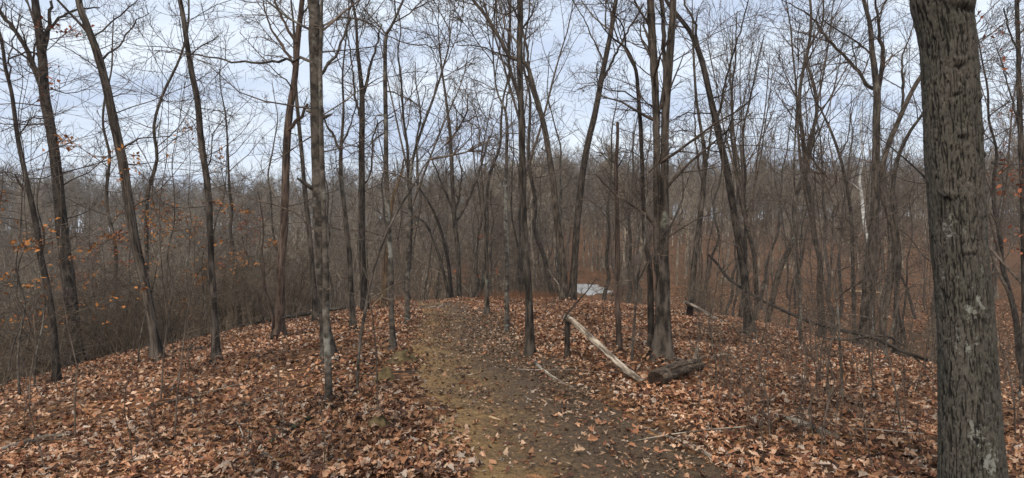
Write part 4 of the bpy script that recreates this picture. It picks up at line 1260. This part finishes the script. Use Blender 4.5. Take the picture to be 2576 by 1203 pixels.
for i, (u_, d_, H_) in enumerate([(95, 19, 5.5), (265, 20, 5), (395, 22, 6), (480, 20, 5.5), (590, 24, 5.5), (60, 15, 5), (325, 18, 4.5)]):
    o_ = beech(u_, d_, H_, 'beech', 0.5, 20 + i, ['orange_leaf', 'red_leaf', 'orange_leaf'][i % 3], zlo=0.1, zhi=0.7)
    o_['group'] = 'leaf-keeping beeches down the left slope'
    TO_LABEL.append((o_, 'rusty-leaved beech sapling' if i % 3 == 1 else 'orange-leaved beech sapling', ('near the brow', 'lower down the slope', 19.5)))
beech(1195, 32, 5.0, 'small rusty beech beyond the crest right of the path head', 0.3, 10, 'red_leaf')

# ------------------------------------------------------------------ thin saplings and shrubs in the leaves
SAP = []
for i in range(7):
    rg = np.random.default_rng(60 + i)
    H = [1.2, 0.9, 1.6, 2.6, 0.7, 3.4, 1.1][i]
    n = 9; z = np.linspace(0, 1, n)
    p = np.stack([np.cumsum(rg.normal(size=n)) * 0.016 * H, np.cumsum(rg.normal(size=n)) * 0.016 * H, z * H - 0.06 * (z == 0)], 1); p[:, :2] -= p[0, :2]
    r = (0.0032 + 0.0020 * H) * (1 - 0.75 * z)
    T_ = thing('bare_sapling', (0, 0, -500), 'sapling', 'sapling')
    MB().tubes(p, r, 5).build('stem', M['twig'], T_)
    cr = MB()
    B = spawn(rg, p[None], r[None], 9, 0.2, 0.98, 0.36, 35, 70, 0.04, 6, 0.14, 0.6, 0.0028); cr.tubes(*B, 3)
    C = spawn(rg, B[0], B[1], 3, 0.25, 1.0, 0.5, 30, 60, 0.02, 4, 0.15, 0.6, 0.002); cr.tubes(*C, 3)
    cr.build('twigs', M['twig'], T_)
    SAP.append(T_)
rng = np.random.default_rng(12)
sap_used = [False] * 7
SAPL = {'r': ('thin bare sapling sprouting from the leaves right of the path', 'thin bare saplings right of the path'), 'l': ('thin bare sapling sprouting from the leaves left of the path', 'thin bare saplings left of the path')}


def put_sapling(i, x, y, s):
    sd = 'l' if x < float(path_mid(y)[0]) else 'r'
    loc = (x, y, hz(x, y)); rz = rng.uniform(0, 6.28)
    T_ = SAP[i]
    if not sap_used[i]:
        sap_used[i] = True; T_.location = loc; T_.rotation_euler = (0, 0, rz); T_.scale = (s, s, s); T_['label'], T_['group'] = SAPL[sd]
    else:
        T_ = copy_thing(T_, loc, rz, s, SAPL[sd][0], SAPL[sd][1], rx=rng.normal() * 0.08)
    TO_LABEL.append((T_, ('thin knee-high sapling', 'thin knee-high sapling', 'thin waist-high sapling', 'thin head-high sapling', 'thin knee-high sapling', 'thin tall sapling', 'thin knee-high sapling')[i], ('close by', 'farther off', 10)))


sp_n = 0
while sp_n < 120:
    u = rng.uniform(0, 2576) if rng.random() < 0.55 else rng.uniform(1750, 2400)
    v = rng.uniform(800, 1190)
    d = GD(u, v)
    x = dirv(u, v)[0] * d
    c_, hw_ = path_mid(d)
    if abs(x - c_) < 1.45 * hw_ or d > 24 or d < 4.3: continue
    put_sapling(int(rng.integers(7)), x, d, rng.uniform(0.7, 1.15) * (0.75 if d < 6 else 1)); sp_n += 1

# ------------------------------------------------------------------ fallen wood
def log(name, label, cat, pts, mat, group=None, k=12, amp=0.10, flat=None, lift=0.0, seed=0, step=0.04, twigs=0, air=False, squash=None):
    """pts: (u, v, width[, d]); without d the point lies on the ground."""
    rng = np.random.default_rng(4000 + seed)
    P_, R_ = [], []
    for q in pts:
        u, v, w = q[:3]
        d = q[3] if len(q) > 3 else GD(u, v)
        p = PT(u, v, d); r = w / K / FPX * d / 2
        if len(q) <= 3: p[2] = hz(p[0], p[1]) + r * 0.75 + lift
        P_.append(p); R_.append(r)
    base = np.array(P_).mean(0)
    pp = catmull(np.array(P_) - base, 7); rr = np.interp(np.linspace(0, len(R_) - 1, len(pp)), np.arange(len(R_)), R_)
    pp, rr = resample(pp, rr, step)
    pp[1:-1] += rng.normal(size=pp[1:-1].shape) * 0.05 * rr[1:-1, None]
    T_ = thing(name, base, label, cat, group)
    mb = MB(); rough_tube(mb, pp, rr, k, rng, amp, fx=2.5, fz=6, cap=True, squash=squash); mb.build('trunk' if rr.max() > 0.035 else 'stem', M[mat], T_)
    if twigs:
        pr, r2 = resample(pp, rr, 0.25)
        B = spawn(rng, pr[None], r2[None], twigs, 0.1, 0.98, 0.22, 35, 70, 0.03, 6, 0.12, 0.5, 0.005)
        C = spawn(rng, B[0], B[1], 4, 0.25, 1.0, 0.5, 30, 60, 0.0, 4, 0.14, 0.6, 0.0035)
        for i in range(len(B[0])):
            MB().tubes(B[0][i], B[1][i], 4).tubes(C[0][4 * i:4 * i + 4], C[1][4 * i:4 * i + 4], 3).build('twig', M['twig'], T_)
    return T_, pp, rr, base


dS = GD(1426, 898)
T_, pp, rr, b_ = log('broken_stump', 'short dark upright stump right of the path, holding up the broken pole', 'stump', [(1425, 905, 19, dS), (1426, 890, 15, dS), (1427, 845, 14, dS), (1428, 806, 13, dS)], 'bark_dark', seed=1, k=14)
# torn splinters at its top
rg = np.random.default_rng(3)
for i in range(4):
    q = PT(1421 + 5 * i, 806, dS) - b_
    ms = MB(); pl = np.array([q - [0, 0, .05], q + [rg.normal() * 0.01, 0, 0.04], q + [rg.normal() * 0.02 - 0.02, rg.normal() * 0.02, 0.06 + 0.05 * rg.random()]])
    ms.tubes(pl, np.array([0.012, 0.009, 0.002]), 4); ms.build('splinter', M['bark_dark'], T_)
dE = GD(1613, 962)
log('leaning_pole', 'pale weathered trunk snapped over and sloping from the stump to the leaves', 'fallen trunk',
    [(1420, 797, 15, dS - 0.12), (1432, 801, 15, dS - 0.13), (1475, 838, 15, dS + (dE - dS) * 0.25), (1530, 890, 16, dS + (dE - dS) * 0.55), (1580, 935, 18, dS + (dE - dS) * 0.85), (1618, 962, 15, dE)], 'weathered', seed=2, k=16, amp=0.12)
log('dead_branch', 'thin dark dead branch standing up from the broken pole end', 'branch', [(1415, 812, 4, dS - 0.2), (1428, 788, 5, dS - 0.2), (1450, 762, 4, dS - 0.1), (1478, 731, 3, dS), (1500, 700, 2, dS + .1)], 'bark_dark', seed=3, k=6, twigs=3)
log('fallen_branch', 'grey weathered branch lying along the right edge of the path', 'fallen branch', [(1346, 916, 11), (1358, 932, 13), (1383, 951, 12), (1410, 966, 10), (1432, 976, 9), (1452, 986, 6)], 'weathered', seed=4, amp=0.16)


def rotten_log():
    dA, dB = GD(1640, 972), GD(1775, 928)
    A, B = PT(1650, 955, dA), PT(1764, 920, dB)
    A[2] = hz(A[0], A[1]) + 0.07; B[2] = hz(B[0], B[1]) + 0.07
    base = (A + B) / 2
    T_ = thing('rotten_log', base, 'dark rotting log with a hollowed side and a black sawn-off end', 'log')
    n, k = 26, 22
    rng = np.random.default_rng(8)
    ax = (B - A); L = np.linalg.norm(ax); ax /= L
    side = np.cross(ax, [0, 0, 1.0]); side /= np.linalg.norm(side); up = np.cross(side, ax)
    V = []
    for i in range(n):
        t = i / (n - 1)
        c = A + ax * L * t - base + up * (0.03 * math.sin(t * 3.0))
        r = 0.102 * (1 - 0.40 * t) * (1 + 0.06 * rng.normal())
        for j in range(k):
            a = 2 * math.pi * j / k
            rj = r * (1 + 0.10 * math.sin(3 * a + 2 * t) + 0.06 * rng.normal())
            # the hollow on the upper front side, where the heart has rotted away
            da = (a - (0.7 if True else 0) + math.pi) % (2 * math.pi) - math.pi
            rj *= 1 - 0.74 * math.exp(-(da / 0.55) ** 2) * min(1, max(0, t - 0.14) * 9)
            V.append(c + side * math.cos(a) * rj + up * math.sin(a) * rj)
    V = np.array(V)
    i = np.arange(n - 1)[:, None] * k; j = np.arange(k)[None]; j2 = (j + 1) % k
    q = np.stack([i + j, i + j2, i + k + j2, i + k + j], -1).reshape(-1, 4)
    gr = np.array([[0.14 * math.cos(2 * math.pi * j_ / k), 0.14 * math.sin(2 * math.pi * j_ / k), L * i_ / (n - 1)] for i_ in range(n) for j_ in range(k)])
    MB().add(V, q, grain=gr).build('trunk', M['rotten'], T_, smooth=True)
    for e_, nm, mt in ((0, 'cut_end', 'char'), (n - 1, 'broken_end', 'rotten')):
        ring = V[e_ * k:(e_ + 1) * k]; c = ring.mean(0) + ax * (0.02 if e_ == 0 else 0.05)
        ring2 = c + (ring - c) * 0.55 + rng.normal(size=ring.shape) * 0.006
        allv = np.concatenate([ring, ring2, [c]])
        qq = [[x_, (x_ + 1) % k, k + (x_ + 1) % k, k + x_] for x_ in range(k)]; tt = [[k + x_, k + (x_ + 1) % k, 2 * k] for x_ in range(k)]
        MB().add(allv, qq, tt).build(nm, M[mt], T_)
    # raised splintered slabs along the hollow and an upright stub
    for s_ in range(5):
        t0 = 0.15 + 0.15 * s_; a = 0.25 + 0.3 * rng.random()
        c0 = A + ax * L * t0 - base + side * 0.10 * math.cos(a) + up * 0.10; c1 = c0 + ax * L * 0.22 + up * 0.03 * rng.normal()
        MB().tubes(np.array([c0, (c0 + c1) / 2 + up * 0.012, c1]), np.array([0.008, 0.02, 0.006]), 5).build('splinter', M['rotten'], T_)
    s0 = A + ax * L * 0.86 - base
    ms = MB(); pl = np.array([s0, s0 + up * 0.10, s0 + up * 0.2 + ax * 0.02, s0 + up * 0.25 + ax * 0.03]); ppp, r_ = resample(catmull(pl, 4), np.linspace(0.035, 0.014, 13), 0.03)
    rough_tube(ms, ppp, r_, 8, rng, 0.15, cap=True); ms.build('stub', M['weathered'], T_)


rotten_log()
log('bark_slab', 'pale curled slab of bark lying behind the rotting log', 'bark piece', [(1672, 924, 9), (1684, 914, 12), (1700, 908, 10), (1722, 906, 8)], 'weathered', seed=5, squash=0.45, amp=0.2)
log('fallen_branch', 'forked pale stick in the leaves beyond the rotting log', 'fallen branch', [(1790, 902, 6), (1815, 895, 6), (1840, 898, 6), (1868, 906, 4)], 'weathered', seed=6)
log('fallen_log', 'long half-buried grey branch at the bottom right beside the path', 'fallen branch', [(1563, 1062, 9), (1620, 1080, 8), (1703, 1112, 15), (1745, 1130, 18), (1790, 1152, 14), (1835, 1180, 13), (1885, 1206, 10)], 'weathered', seed=7, lift=-0.01, amp=0.18)
log('fallen_stick', 'small dark forked stick right of the half-buried branch', 'fallen branch', [(1803, 1130, 6), (1828, 1110, 6), (1850, 1092, 5), (1868, 1080, 3)], 'bark_dark', seed=8, twigs=4)
log('fallen_log', 'short pale-topped log in the leaves on the right slope', 'log', [(1950, 1052, 15), (1985, 1062, 16), (2025, 1074, 16), (2070, 1090, 15), (2108, 1104, 12)], 'weathered', seed=9, amp=0.12)
dl = 17.0
log('fallen_tree', 'fallen grey trunk propped on a stub behind the twin tree', 'fallen trunk', [(1722, 760, 9, dl), (1742, 768, 9, dl), (1780, 790, 9, dl - .2), (1830, 818, 8, dl - .4)], 'weathered', seed=10)
log('dead_stub', 'dark broken stub under the propped grey trunk', 'stump', [(1735, 805, 18, dl + .2), (1735, 785, 17, dl + .2), (1737, 764, 15, dl + .2)], 'char', seed=11)
dq = 11.5
log('fallen_pole', 'long thin dark pole fallen down the right slope towards the furrowed oak', 'fallen trunk',
    [(1782, 640, 6, dq + 3.4), (1802, 661, 7, dq + 3.2), (1835, 702, 8, dq + 2.8), (1897, 744, 8, dq + 2.2), (1960, 776, 8, dq + 1.7), (2022, 803, 8, dq + 1.2), (2102, 828, 8, dq + .7), (2172, 843, 9, dq + .3), (2232, 866, 9, dq), (2277, 886, 9, dq - .2), (2335, 906, 8, dq - .4)],
    'bark_dark', seed=12, k=8, twigs=10)
log('dead_branch', 'grey side branch sprawling under the long fallen pole', 'fallen branch', [(2050, 842, 4, dq + .8), (2100, 855, 5, dq + .5), (2150, 852, 5, dq + .3), (2190, 845, 6, dq + .1), (2235, 848, 5, dq), (2275, 870, 4, dq)], 'bark', seed=13, k=7, twigs=5)
log('fallen_log', 'white-grey log at the lower left corner of the leaves', 'log', [(-40, 1150, 16), (30, 1130, 15), (95, 1110, 13), (150, 1100, 11), (180, 1093, 7)], 'weathered', seed=14)
log('mossy_log', 'dark mossy branch lying behind the leaves below the mottled tree', 'fallen branch', [(672, 1125, 13), (715, 1095, 14), (764, 1066, 13), (795, 1046, 10), (812, 1034, 7)], 'mossy', seed=15)
log('fallen_stick', 'thin dark branch lying on the left slope in front of the shaggy tree', 'fallen branch', [(398, 1022, 6), (440, 1010, 6), (490, 1001, 4), (530, 994, 3)], 'bark_dark', seed=16, twigs=4)
log('fallen_log', 'dark log lying left of the dark slender tree foot', 'log', [(425, 890, 8), (480, 882, 9), (525, 877, 8), (570, 868, 6)], 'bark_dark', seed=17)
log('fallen_tree', 'long grey trunk fallen along the left brow behind the reddish tree', 'fallen trunk', [(600, 824, 7, 19.5), (690, 803, 9, 19.6), (760, 791, 9, 19.8), (820, 781, 8, 20), (868, 774, 7, 20.2)], 'bark_grey', seed=18)
log('fallen_stick', 'dark stick beside the double stump of the reddish tree', 'fallen branch', [(715, 845, 4), (745, 842, 5), (775, 838, 4)], 'bark_dark', seed=19)
log('fallen_branch', 'pale forked branch lying across the head of the path', 'fallen branch', [(1038, 781, 5), (1065, 775, 5), (1090, 774, 4), (1118, 772, 4)], 'weathered', seed=20, twigs=3)
log('fallen_stick', 'pale curved stick in the middle of the path', 'stick', [(1113, 968, 4), (1140, 969, 4), (1160, 971, 3), (1178, 974, 2)], 'weathered', seed=21, k=6)
log('fallen_stick', 'short bone-white chip on the path', 'stick', [(1232, 1052, 7), (1245, 1055, 6), (1260, 1058, 3)], 'pale_wood', seed=22, k=6)
log('fallen_stick', 'thin bleached stick on the dark right rut of the path', 'stick', [(1380, 1128, 3), (1400, 1131, 3), (1420, 1134, 2)], 'weathered', seed=23, k=5)
log('fallen_stick', 'thin dark stick near the bottom of the path', 'stick', [(1545, 1118, 3), (1560, 1128, 3), (1577, 1136, 2)], 'bark_dark', seed=24, k=5)
log('fallen_tree', 'pale thin log lying across the far hollow beside the tall grey tree', 'fallen trunk', [(2138, 732, 4, 33), (2180, 734, 4, 33), (2240, 738, 4, 33.3)], 'pale_wood', seed=25, k=7)
log('torn_slab', 'yellow torn slab leaning on the broken brown snag', 'bark piece', [(933, 775, 4, 19.6), (946, 760, 6, 19.7), (958, 748, 6, 19.8), (963, 741, 3, 19.9)], 'pale_wood', seed=26, squash=0.5)
log('dead_branch', 'low dark clump of rotten wood on the crest behind the broken pole', 'log', [(1465, 776, 10, 19.5), (1482, 773, 14, 19.5), (1498, 776, 9, 19.5)], 'char', seed=27)

rng = np.random.default_rng(91)
for i in range(18):
    while True:
        u, v = rng.uniform(0, 2330), rng.uniform(860, 1185)
        d = GD(u, v); x = dirv(u, v)[0] * d
        if 4.2 < d < 15 and abs(x - float(path_mid(d)[0])) > 0.6: break
    a = rng.uniform(0, 6.28); ln = rng.uniform(0.2, 0.6); T0 = []
    for t in (-1, -0.3, 0.4, 1):
        qx = x + ln * t * math.cos(a) + rng.normal() * 0.03; qy = d + ln * t * math.sin(a) + rng.normal() * 0.03
        zz_ = hz(qx, qy) + 0.035 + 0.03 * rng.random()
        T0.append(((512 + FPX * qx / qy) * K, (239 - FPX * (zz_ - 1.6) / qy) * K, (0.015 - 0.005 * t) * FPX / qy * K * rng.uniform(0.5, 1.0), qy))
    o_ = log('fallen_stick', 'stick', 'stick', T0, ['weathered', 'bark_dark', 'weathered', 'bark_grey'][i % 4], 'dry sticks lying on the leaves', k=6, seed=100 + i, twigs=2 if i % 3 == 0 else 0)[0]
    TO_LABEL.append((o_, ['pale dry stick lying', 'dark dry stick lying', 'pale dry stick lying', 'grey dry stick lying'][i % 4], ('close by', 'farther off', 8)))

# the dark hollow in the double stump
log('stump_half', 'blackened hollow stump half under the reddish tree, left side', 'stump', [(690, 860, 20), (690, 850, 15, GD(692, 852)), (690, 815, 10, GD(692, 852)), (691, 790, 4, GD(692, 852))], 'char', seed=28)


MOUNDS = []


def mound(u, v, w, h, label, seed, mat='mound'):
    rng = np.random.default_rng(seed)
    d = GD(u, v); x = dirv(u, v)[0] * d
    rx = w / K / FPX * d / 2
    n, k = 16, 40
    base = np.array([x, d + rx * 0.5, 0]); MOUNDS.append((x, d + rx * 0.5, rx, h)); base[2] = hz(base[0], base[1])
    V = [[0, 0, 0]]
    for i in range(1, n):
        t = i / (n - 1)
        for j in range(k):
            a = 2 * math.pi * j / k
            rad = t * (1 + 0.25 * float(vnoise(np.array([math.cos(a) * 2 + seed]), np.array([math.sin(a) * 2]), 2)[0]))
            px, py_ = rx * rad * math.cos(a), rx * 0.7 * rad * math.sin(a)
            z = h * math.cos(t * math.pi / 2) ** 1.1 * (1 + 0.4 * float(fbm(np.array([px * 9 + seed]), np.array([py_ * 9]), 7, 3)[0])) + 0.06 * float(fbm(np.array([px * 22]), np.array([py_ * 22 + seed]), 6, 3)[0]) * (1 - t * t)
            g = hz(base[0] + px, base[1] + py_) - base[2]
            V.append([px, py_, z + g - 0.06 * t])
    V[0][2] = h
    V = np.array(V)
    t = [[0, 1 + j, 1 + (j + 1) % k] for j in range(k)]
    q = [[1 + i * k + j, 1 + i * k + (j + 1) % k, 1 + (i + 1) * k + (j + 1) % k, 1 + (i + 1) * k + j] for i in range(n - 2) for j in range(k)]
    o = MB().add(V, q, t).build('earth_mound', M[mat], loc=base)
    return tag(o, label, 'mound')


mound(964, 962, 75, 0.15, 'mossy earth mound left of the path, middle one of three', 1)
mound(1010, 912, 95, 0.14, 'brown earth mound at the foot of the straight pale-barked tree', 2)
mound(950, 1078, 85, 0.11, 'mossy earth mound nearest the camera left of the path', 3)

# ------------------------------------------------------------------ rusty grass along the crest
rng = np.random.default_rng(21)
ng_ = 3600
th = np.radians(rng.uniform(-12, 13, ng_)); dd = rng.normal(24.5, 1.6, ng_)
gxx = dd * np.tan(th); gyy = dd
ok = np.abs(gxx - path_mid(gyy)[0]) > 1.0
gxx, gyy = gxx[ok], gyy[ok]
den = (vnoise(gxx / 1.5, gyy / 1.5, 8) > -0.05) & (np.degrees(np.arctan2(gxx, gyy)) < 4)
gxx, gyy = gxx[den], gyy[den]
n = len(gxx); gz = height(gxx, gyy)
p0 = np.stack([gxx, gyy, gz], 1); hh = rng.uniform(0.08, 0.34, n); ln = rng.normal(size=(n, 2)) * 0.22
p1 = p0 + np.stack([ln[:, 0] * hh * 0.4, ln[:, 1] * hh * 0.4, hh * 0.6], 1); p2 = p0 + np.stack([ln[:, 0] * hh * 1.5, ln[:, 1] * hh * 1.5, hh], 1)
mb = MB().tubes(np.stack([p0, p1, p2], 1), np.repeat(np.array([[0.006, 0.005, 0.002]]), n, 0), 3)
tag(mb.build('dry_grass', M['dry_grass']), 'rusty dry grass and bramble along the crest of the path', 'grass', kind='stuff')

# ------------------------------------------------------------------ leaf litter
def oak_leaf_mesh(rng):
    st = np.linspace(0, 1, 8)
    wd = np.array([0.02, 0.16, 0.11, 0.27, 0.15, 0.30, 0.17, 0.015]) * rng.uniform(0.8, 1.25) * (1 + 0.15 * rng.normal(size=8))
    wl = wd * (1 + 0.25 * rng.normal(size=8))
    bend = rng.normal() * 0.10; c1 = rng.uniform(0.15, 1.9) * rng.choice([-1, 1]); c2 = rng.normal() * 0.25; tw = rng.normal() * 0.5
    V = []
    for i, s in enumerate(st):
        for side, w in ((1, wd[i]), (0, 0), (-1, wl[i])):
            y = side * w + bend * s * s
            x = s - 0.5 + (0.05 * abs(side) * (1 if i % 2 else -1))
            z = c1 * (side * w) ** 2 * 2.2 + c2 * (s - 0.5) ** 2 + tw * side * w * (s - 0.5) + rng.normal() * 0.012
            V.append((x, y, z))
    V = np.array(V)
    q = []
    for i in range(7):
        a = i * 3; q += [[a, a + 1, a + 4, a + 3], [a + 1, a + 2, a + 5, a + 4]]
    return V, np.array(q)


rng = np.random.default_rng(31)
LV = [oak_leaf_mesh(rng) for _ in range(24)]
leaf_q = LV[0][1]
LVv = np.stack([v for v, q in LV])


def place(V, x, y, z, s, yaw, pit, rol):
    cr_, sr = np.cos(rol)[:, None], np.sin(rol)[:, None]
    L = V * s[:, None, None]
    y2 = L[..., 1] * cr_ - L[..., 2] * sr; z2 = L[..., 1] * sr + L[..., 2] * cr_
    cp, sp = np.cos(pit)[:, None], np.sin(pit)[:, None]
    x2 = L[..., 0] * cp + z2 * sp; z3 = -L[..., 0] * sp + z2 * cp
    cy, sy = np.cos(yaw)[:, None], np.sin(yaw)[:, None]
    return np.stack([x2 * cy - y2 * sy + x[:, None], x2 * sy + y2 * cy + y[:, None], z3 + z[:, None]], -1)


def cover(x, y):
    """share of full leaf cover at a point: bare track, thick verges"""
    c, hw = path_mid(y)
    s = (x - c) / hw
    e_ = 1.13 + 0.6 * fbm(x / 0.8, y / 0.8, 13, 4)
    on = 1 - sstep(e_ - 0.30, e_ + 0.10, np.abs(s))
    on = on * (1 - sstep(23, 26, y))
    return (1 - 0.5 * (fbm(x / 0.7, y / 0.7, 214, 3) > 0.27)) * (1 - on * (0.90 - 0.10 * sstep(0.1, 0.7, s) - 0.10 * sstep(8, 20, y)))


def mound_z(x, y):
    z = 0
    for mx, my, rx, h in MOUNDS:
        t = np.clip(np.hypot((x - mx) / rx, (y - my) / (0.7 * rx)), 0, 1)
        z = np.maximum(z, (h + 0.01) * np.cos(t * math.pi / 2) ** 1.1)
    return z


def foot_z(x, y):                     # leaves banked up against the trunks
    z = 0
    for fx, fy, fr in FEET:
        if fy < 26: z = z + 0.07 * np.exp(-(np.maximum(np.hypot(x - fx, y - fy) - fr, 0) / 0.16) ** 2)
    return z


def scatter(n, d0, d1, th0=-44, th1=46):
    th = np.radians(rng.uniform(th0, th1, n)); d = np.sqrt(rng.uniform(d0 ** 2, d1 ** 2, n))
    x, y = d * np.tan(th) , d
    x = d * np.sin(th) / np.cos(th) 
    k = (np.abs(x) < 18)
    x, y = x[k], y[k]
    k = rng.random(len(x)) < cover(x, y) * (1 - 0.55 * (mound_z(x, y) > 0.03))
    return x[k], y[k]


pal = np.array(LEAFPAL)


def tones(n, px=None, py=None):
    c = pal[rng.integers(len(pal), size=n)] * rng.uniform(0.75, 1.15, (n, 1))
    if px is not None:                        # damp matted drifts are darker, dry ones paler
        g = fbm(px / 1.4, py / 1.4, 211, 4)
        g2 = fbm(px / 0.45, py / 0.45, 212, 3)
        c = c * (1.0 + 0.75 * g + 0.5 * g2)[:, None].clip(0.45, 1.45)
    return c


# the 300 leaves that show largest: each an object, a piece of the forest floor
xl, yl = scatter(9000, 4.2, 6.4, -38, 38)
order = np.argsort(np.hypot(xl, yl))[:300]
leaf_meshes = []
for v, q in LV[:14]:
    leaf_meshes.append(MB().add(v, q).mesh('leaf', M['leaf']))
for i in order:
    o = link('leaf', leaf_meshes[int(rng.integers(14))], floor_o)
    s = rng.uniform(0.05, 0.092)
    o.location = (xl[i], yl[i], float(ground_z(xl[i:i + 1], yl[i:i + 1])[0]) + rng.uniform(0.03, 0.06))
    o.rotation_euler = (rng.normal() * 0.3, rng.normal() * 0.3, rng.uniform(0, 6.28)); o.scale = (s, s, s)

mb = MB()
x, y = scatter(22500, 3.2, 7.0)
n = len(x)
z = ground_z(x, y) + mound_z(x, y) + foot_z(x, y) + np.abs(rng.normal(size=n)) * 0.022 + 0.008
s = rng.uniform(0.035, 0.088, n)
V = place(LVv[rng.integers(len(LV), size=n)], x, y, z, s, rng.uniform(0, 6.28, n), rng.normal(size=n) * 0.4, rng.normal(size=n) * 0.4)
mb.add(V.reshape(-1, 3), (leaf_q[None] + (np.arange(n) * 24)[:, None, None]).reshape(-1, 4), tone=np.repeat(tones(n, x, y), 24, 0))
# farther leaves: five points each
x, y = scatter(185000, 6.8, 27)
n = len(x)
z = ground_z(x, y) + mound_z(x, y) + foot_z(x, y) + np.abs(rng.normal(size=n)) * 0.02 + 0.008
loc = np.array([[-0.5, 0, 0.05], [-0.05, 0.30, 0.10], [0.5, 0, 0.04], [-0.02, -0.30, 0.10], [0, 0, -0.02]])
lv5 = np.repeat(loc[None], n, 0) + rng.normal(size=(n, 5, 3)) * np.array([0.05, 0.05, 0.09])
V = place(lv5, x, y, z, rng.uniform(0.04, 0.09, n), rng.uniform(0, 6.28, n), rng.normal(size=n) * 0.5, rng.normal(size=n) * 0.5)
t5 = np.array([[0, 4, 1], [1, 4, 2], [2, 4, 3], [3, 4, 0]])
mb.add(V.reshape(-1, 3), t=(t5[None] + (np.arange(n) * 5)[:, None, None]).reshape(-1, 3), tone=np.repeat(tones(n, x, y), 5, 0))
# crumbs of leaf on the track, most on its dark right side
n0 = 36000
y = np.sqrt(rng.uniform(3.4 ** 2, 16 ** 2, n0)); sN = rng.uniform(-1.1, 1.25, n0); c_, hw_ = path_mid(y); x = c_ + sN * hw_
k = rng.random(n0) < (0.40 + 0.5 * sstep(-0.1, 0.8, sN)) * (0.35 + 0.65 * (fbm(x / 0.5, y / 0.5, 51, 3) > -0.02))
x, y = x[k], y[k]; n = len(x)
z = ground_z(x, y) + 0.03 + np.abs(rng.normal(size=n)) * 0.006
lv5 = np.repeat(loc[None], n, 0) + rng.normal(size=(n, 5, 3)) * np.array([0.12, 0.12, 0.1])
V = place(lv5, x, y, z, rng.uniform(0.014, 0.05, n), rng.uniform(0, 6.28, n), rng.normal(size=n) * 0.3, rng.normal(size=n) * 0.3)
tn = np.array([(0.32, 0.20, 0.12), (0.26, 0.15, 0.08), (0.40, 0.29, 0.20), (0.07, 0.045, 0.028), (0.16, 0.09, 0.05), (0.05, 0.033, 0.022), (0.11, 0.065, 0.036)])[rng.integers(7, size=n)]
mb.add(V.reshape(-1, 3), t=(t5[None] + (np.arange(n) * 5)[:, None, None]).reshape(-1, 3), tone=np.repeat(tn, 5, 0))
lit = mb.build('leaf_litter', M['leaves'], floor_o, smooth=False)
lit['kind'] = 'stuff'
# leaves over the hollow on the right
mb = MB()
n = 26000
th = np.radians(rng.uniform(8, 46, n)); d = rng.uniform(24, 70, n)
x, y = d * np.sin(th), d * np.cos(th)
z = height(x, y) + 0.02
lv5 = np.repeat(loc[None], n, 0) + rng.normal(size=(n, 5, 3)) * np.array([0.05, 0.05, 0.1])
V = place(lv5, x, y, z, rng.uniform(0.12, 0.24, n), rng.uniform(0, 6.28, n), rng.normal(size=n) * 0.35, rng.normal(size=n) * 0.35)
mb.add(V.reshape(-1, 3), t=(t5[None] + (np.arange(n) * 5)[:, None, None]).reshape(-1, 3), tone=np.repeat(tones(n, x, y), 5, 0))
lit2 = mb.build('hollow_leaf_litter', M['leaves'], floor_o, smooth=False)
lit2['kind'] = 'stuff'
# a thin damp haze over ridge, valley and hills
mh = bpy.data.materials.new('thin_haze'); mh.use_nodes = True
nth_ = mh.node_tree; nth_.nodes.clear()
ho = nth_.nodes.new('ShaderNodeOutputMaterial'); hv = nth_.nodes.new('ShaderNodeVolumePrincipled')
hv.inputs['Density'].default_value = 0.0005
hv.inputs['Color'].default_value = (0.985, 0.985, 0.985, 1)
hv.inputs['Anisotropy'].default_value = 0.2
nth_.links.new(hv.outputs[0], ho.inputs['Volume'])
hb = np.array([[x_, y_, z_] for z_ in (-70.0, 40.0) for x_, y_ in ((-1000, -500), (1000, -500), (1000, 1000), (-1000, 1000))])
hzb = MB().add(hb, [[0, 3, 2, 1], [4, 5, 6, 7], [0, 1, 5, 4], [1, 2, 6, 5], [2, 3, 7, 6], [3, 0, 4, 7]]).build('haze', mh, smooth=False)
hzb['kind'] = 'stuff'
label_all()
for T_, H in KINDS:
    if T_.location.z < -400: print('unused kind')
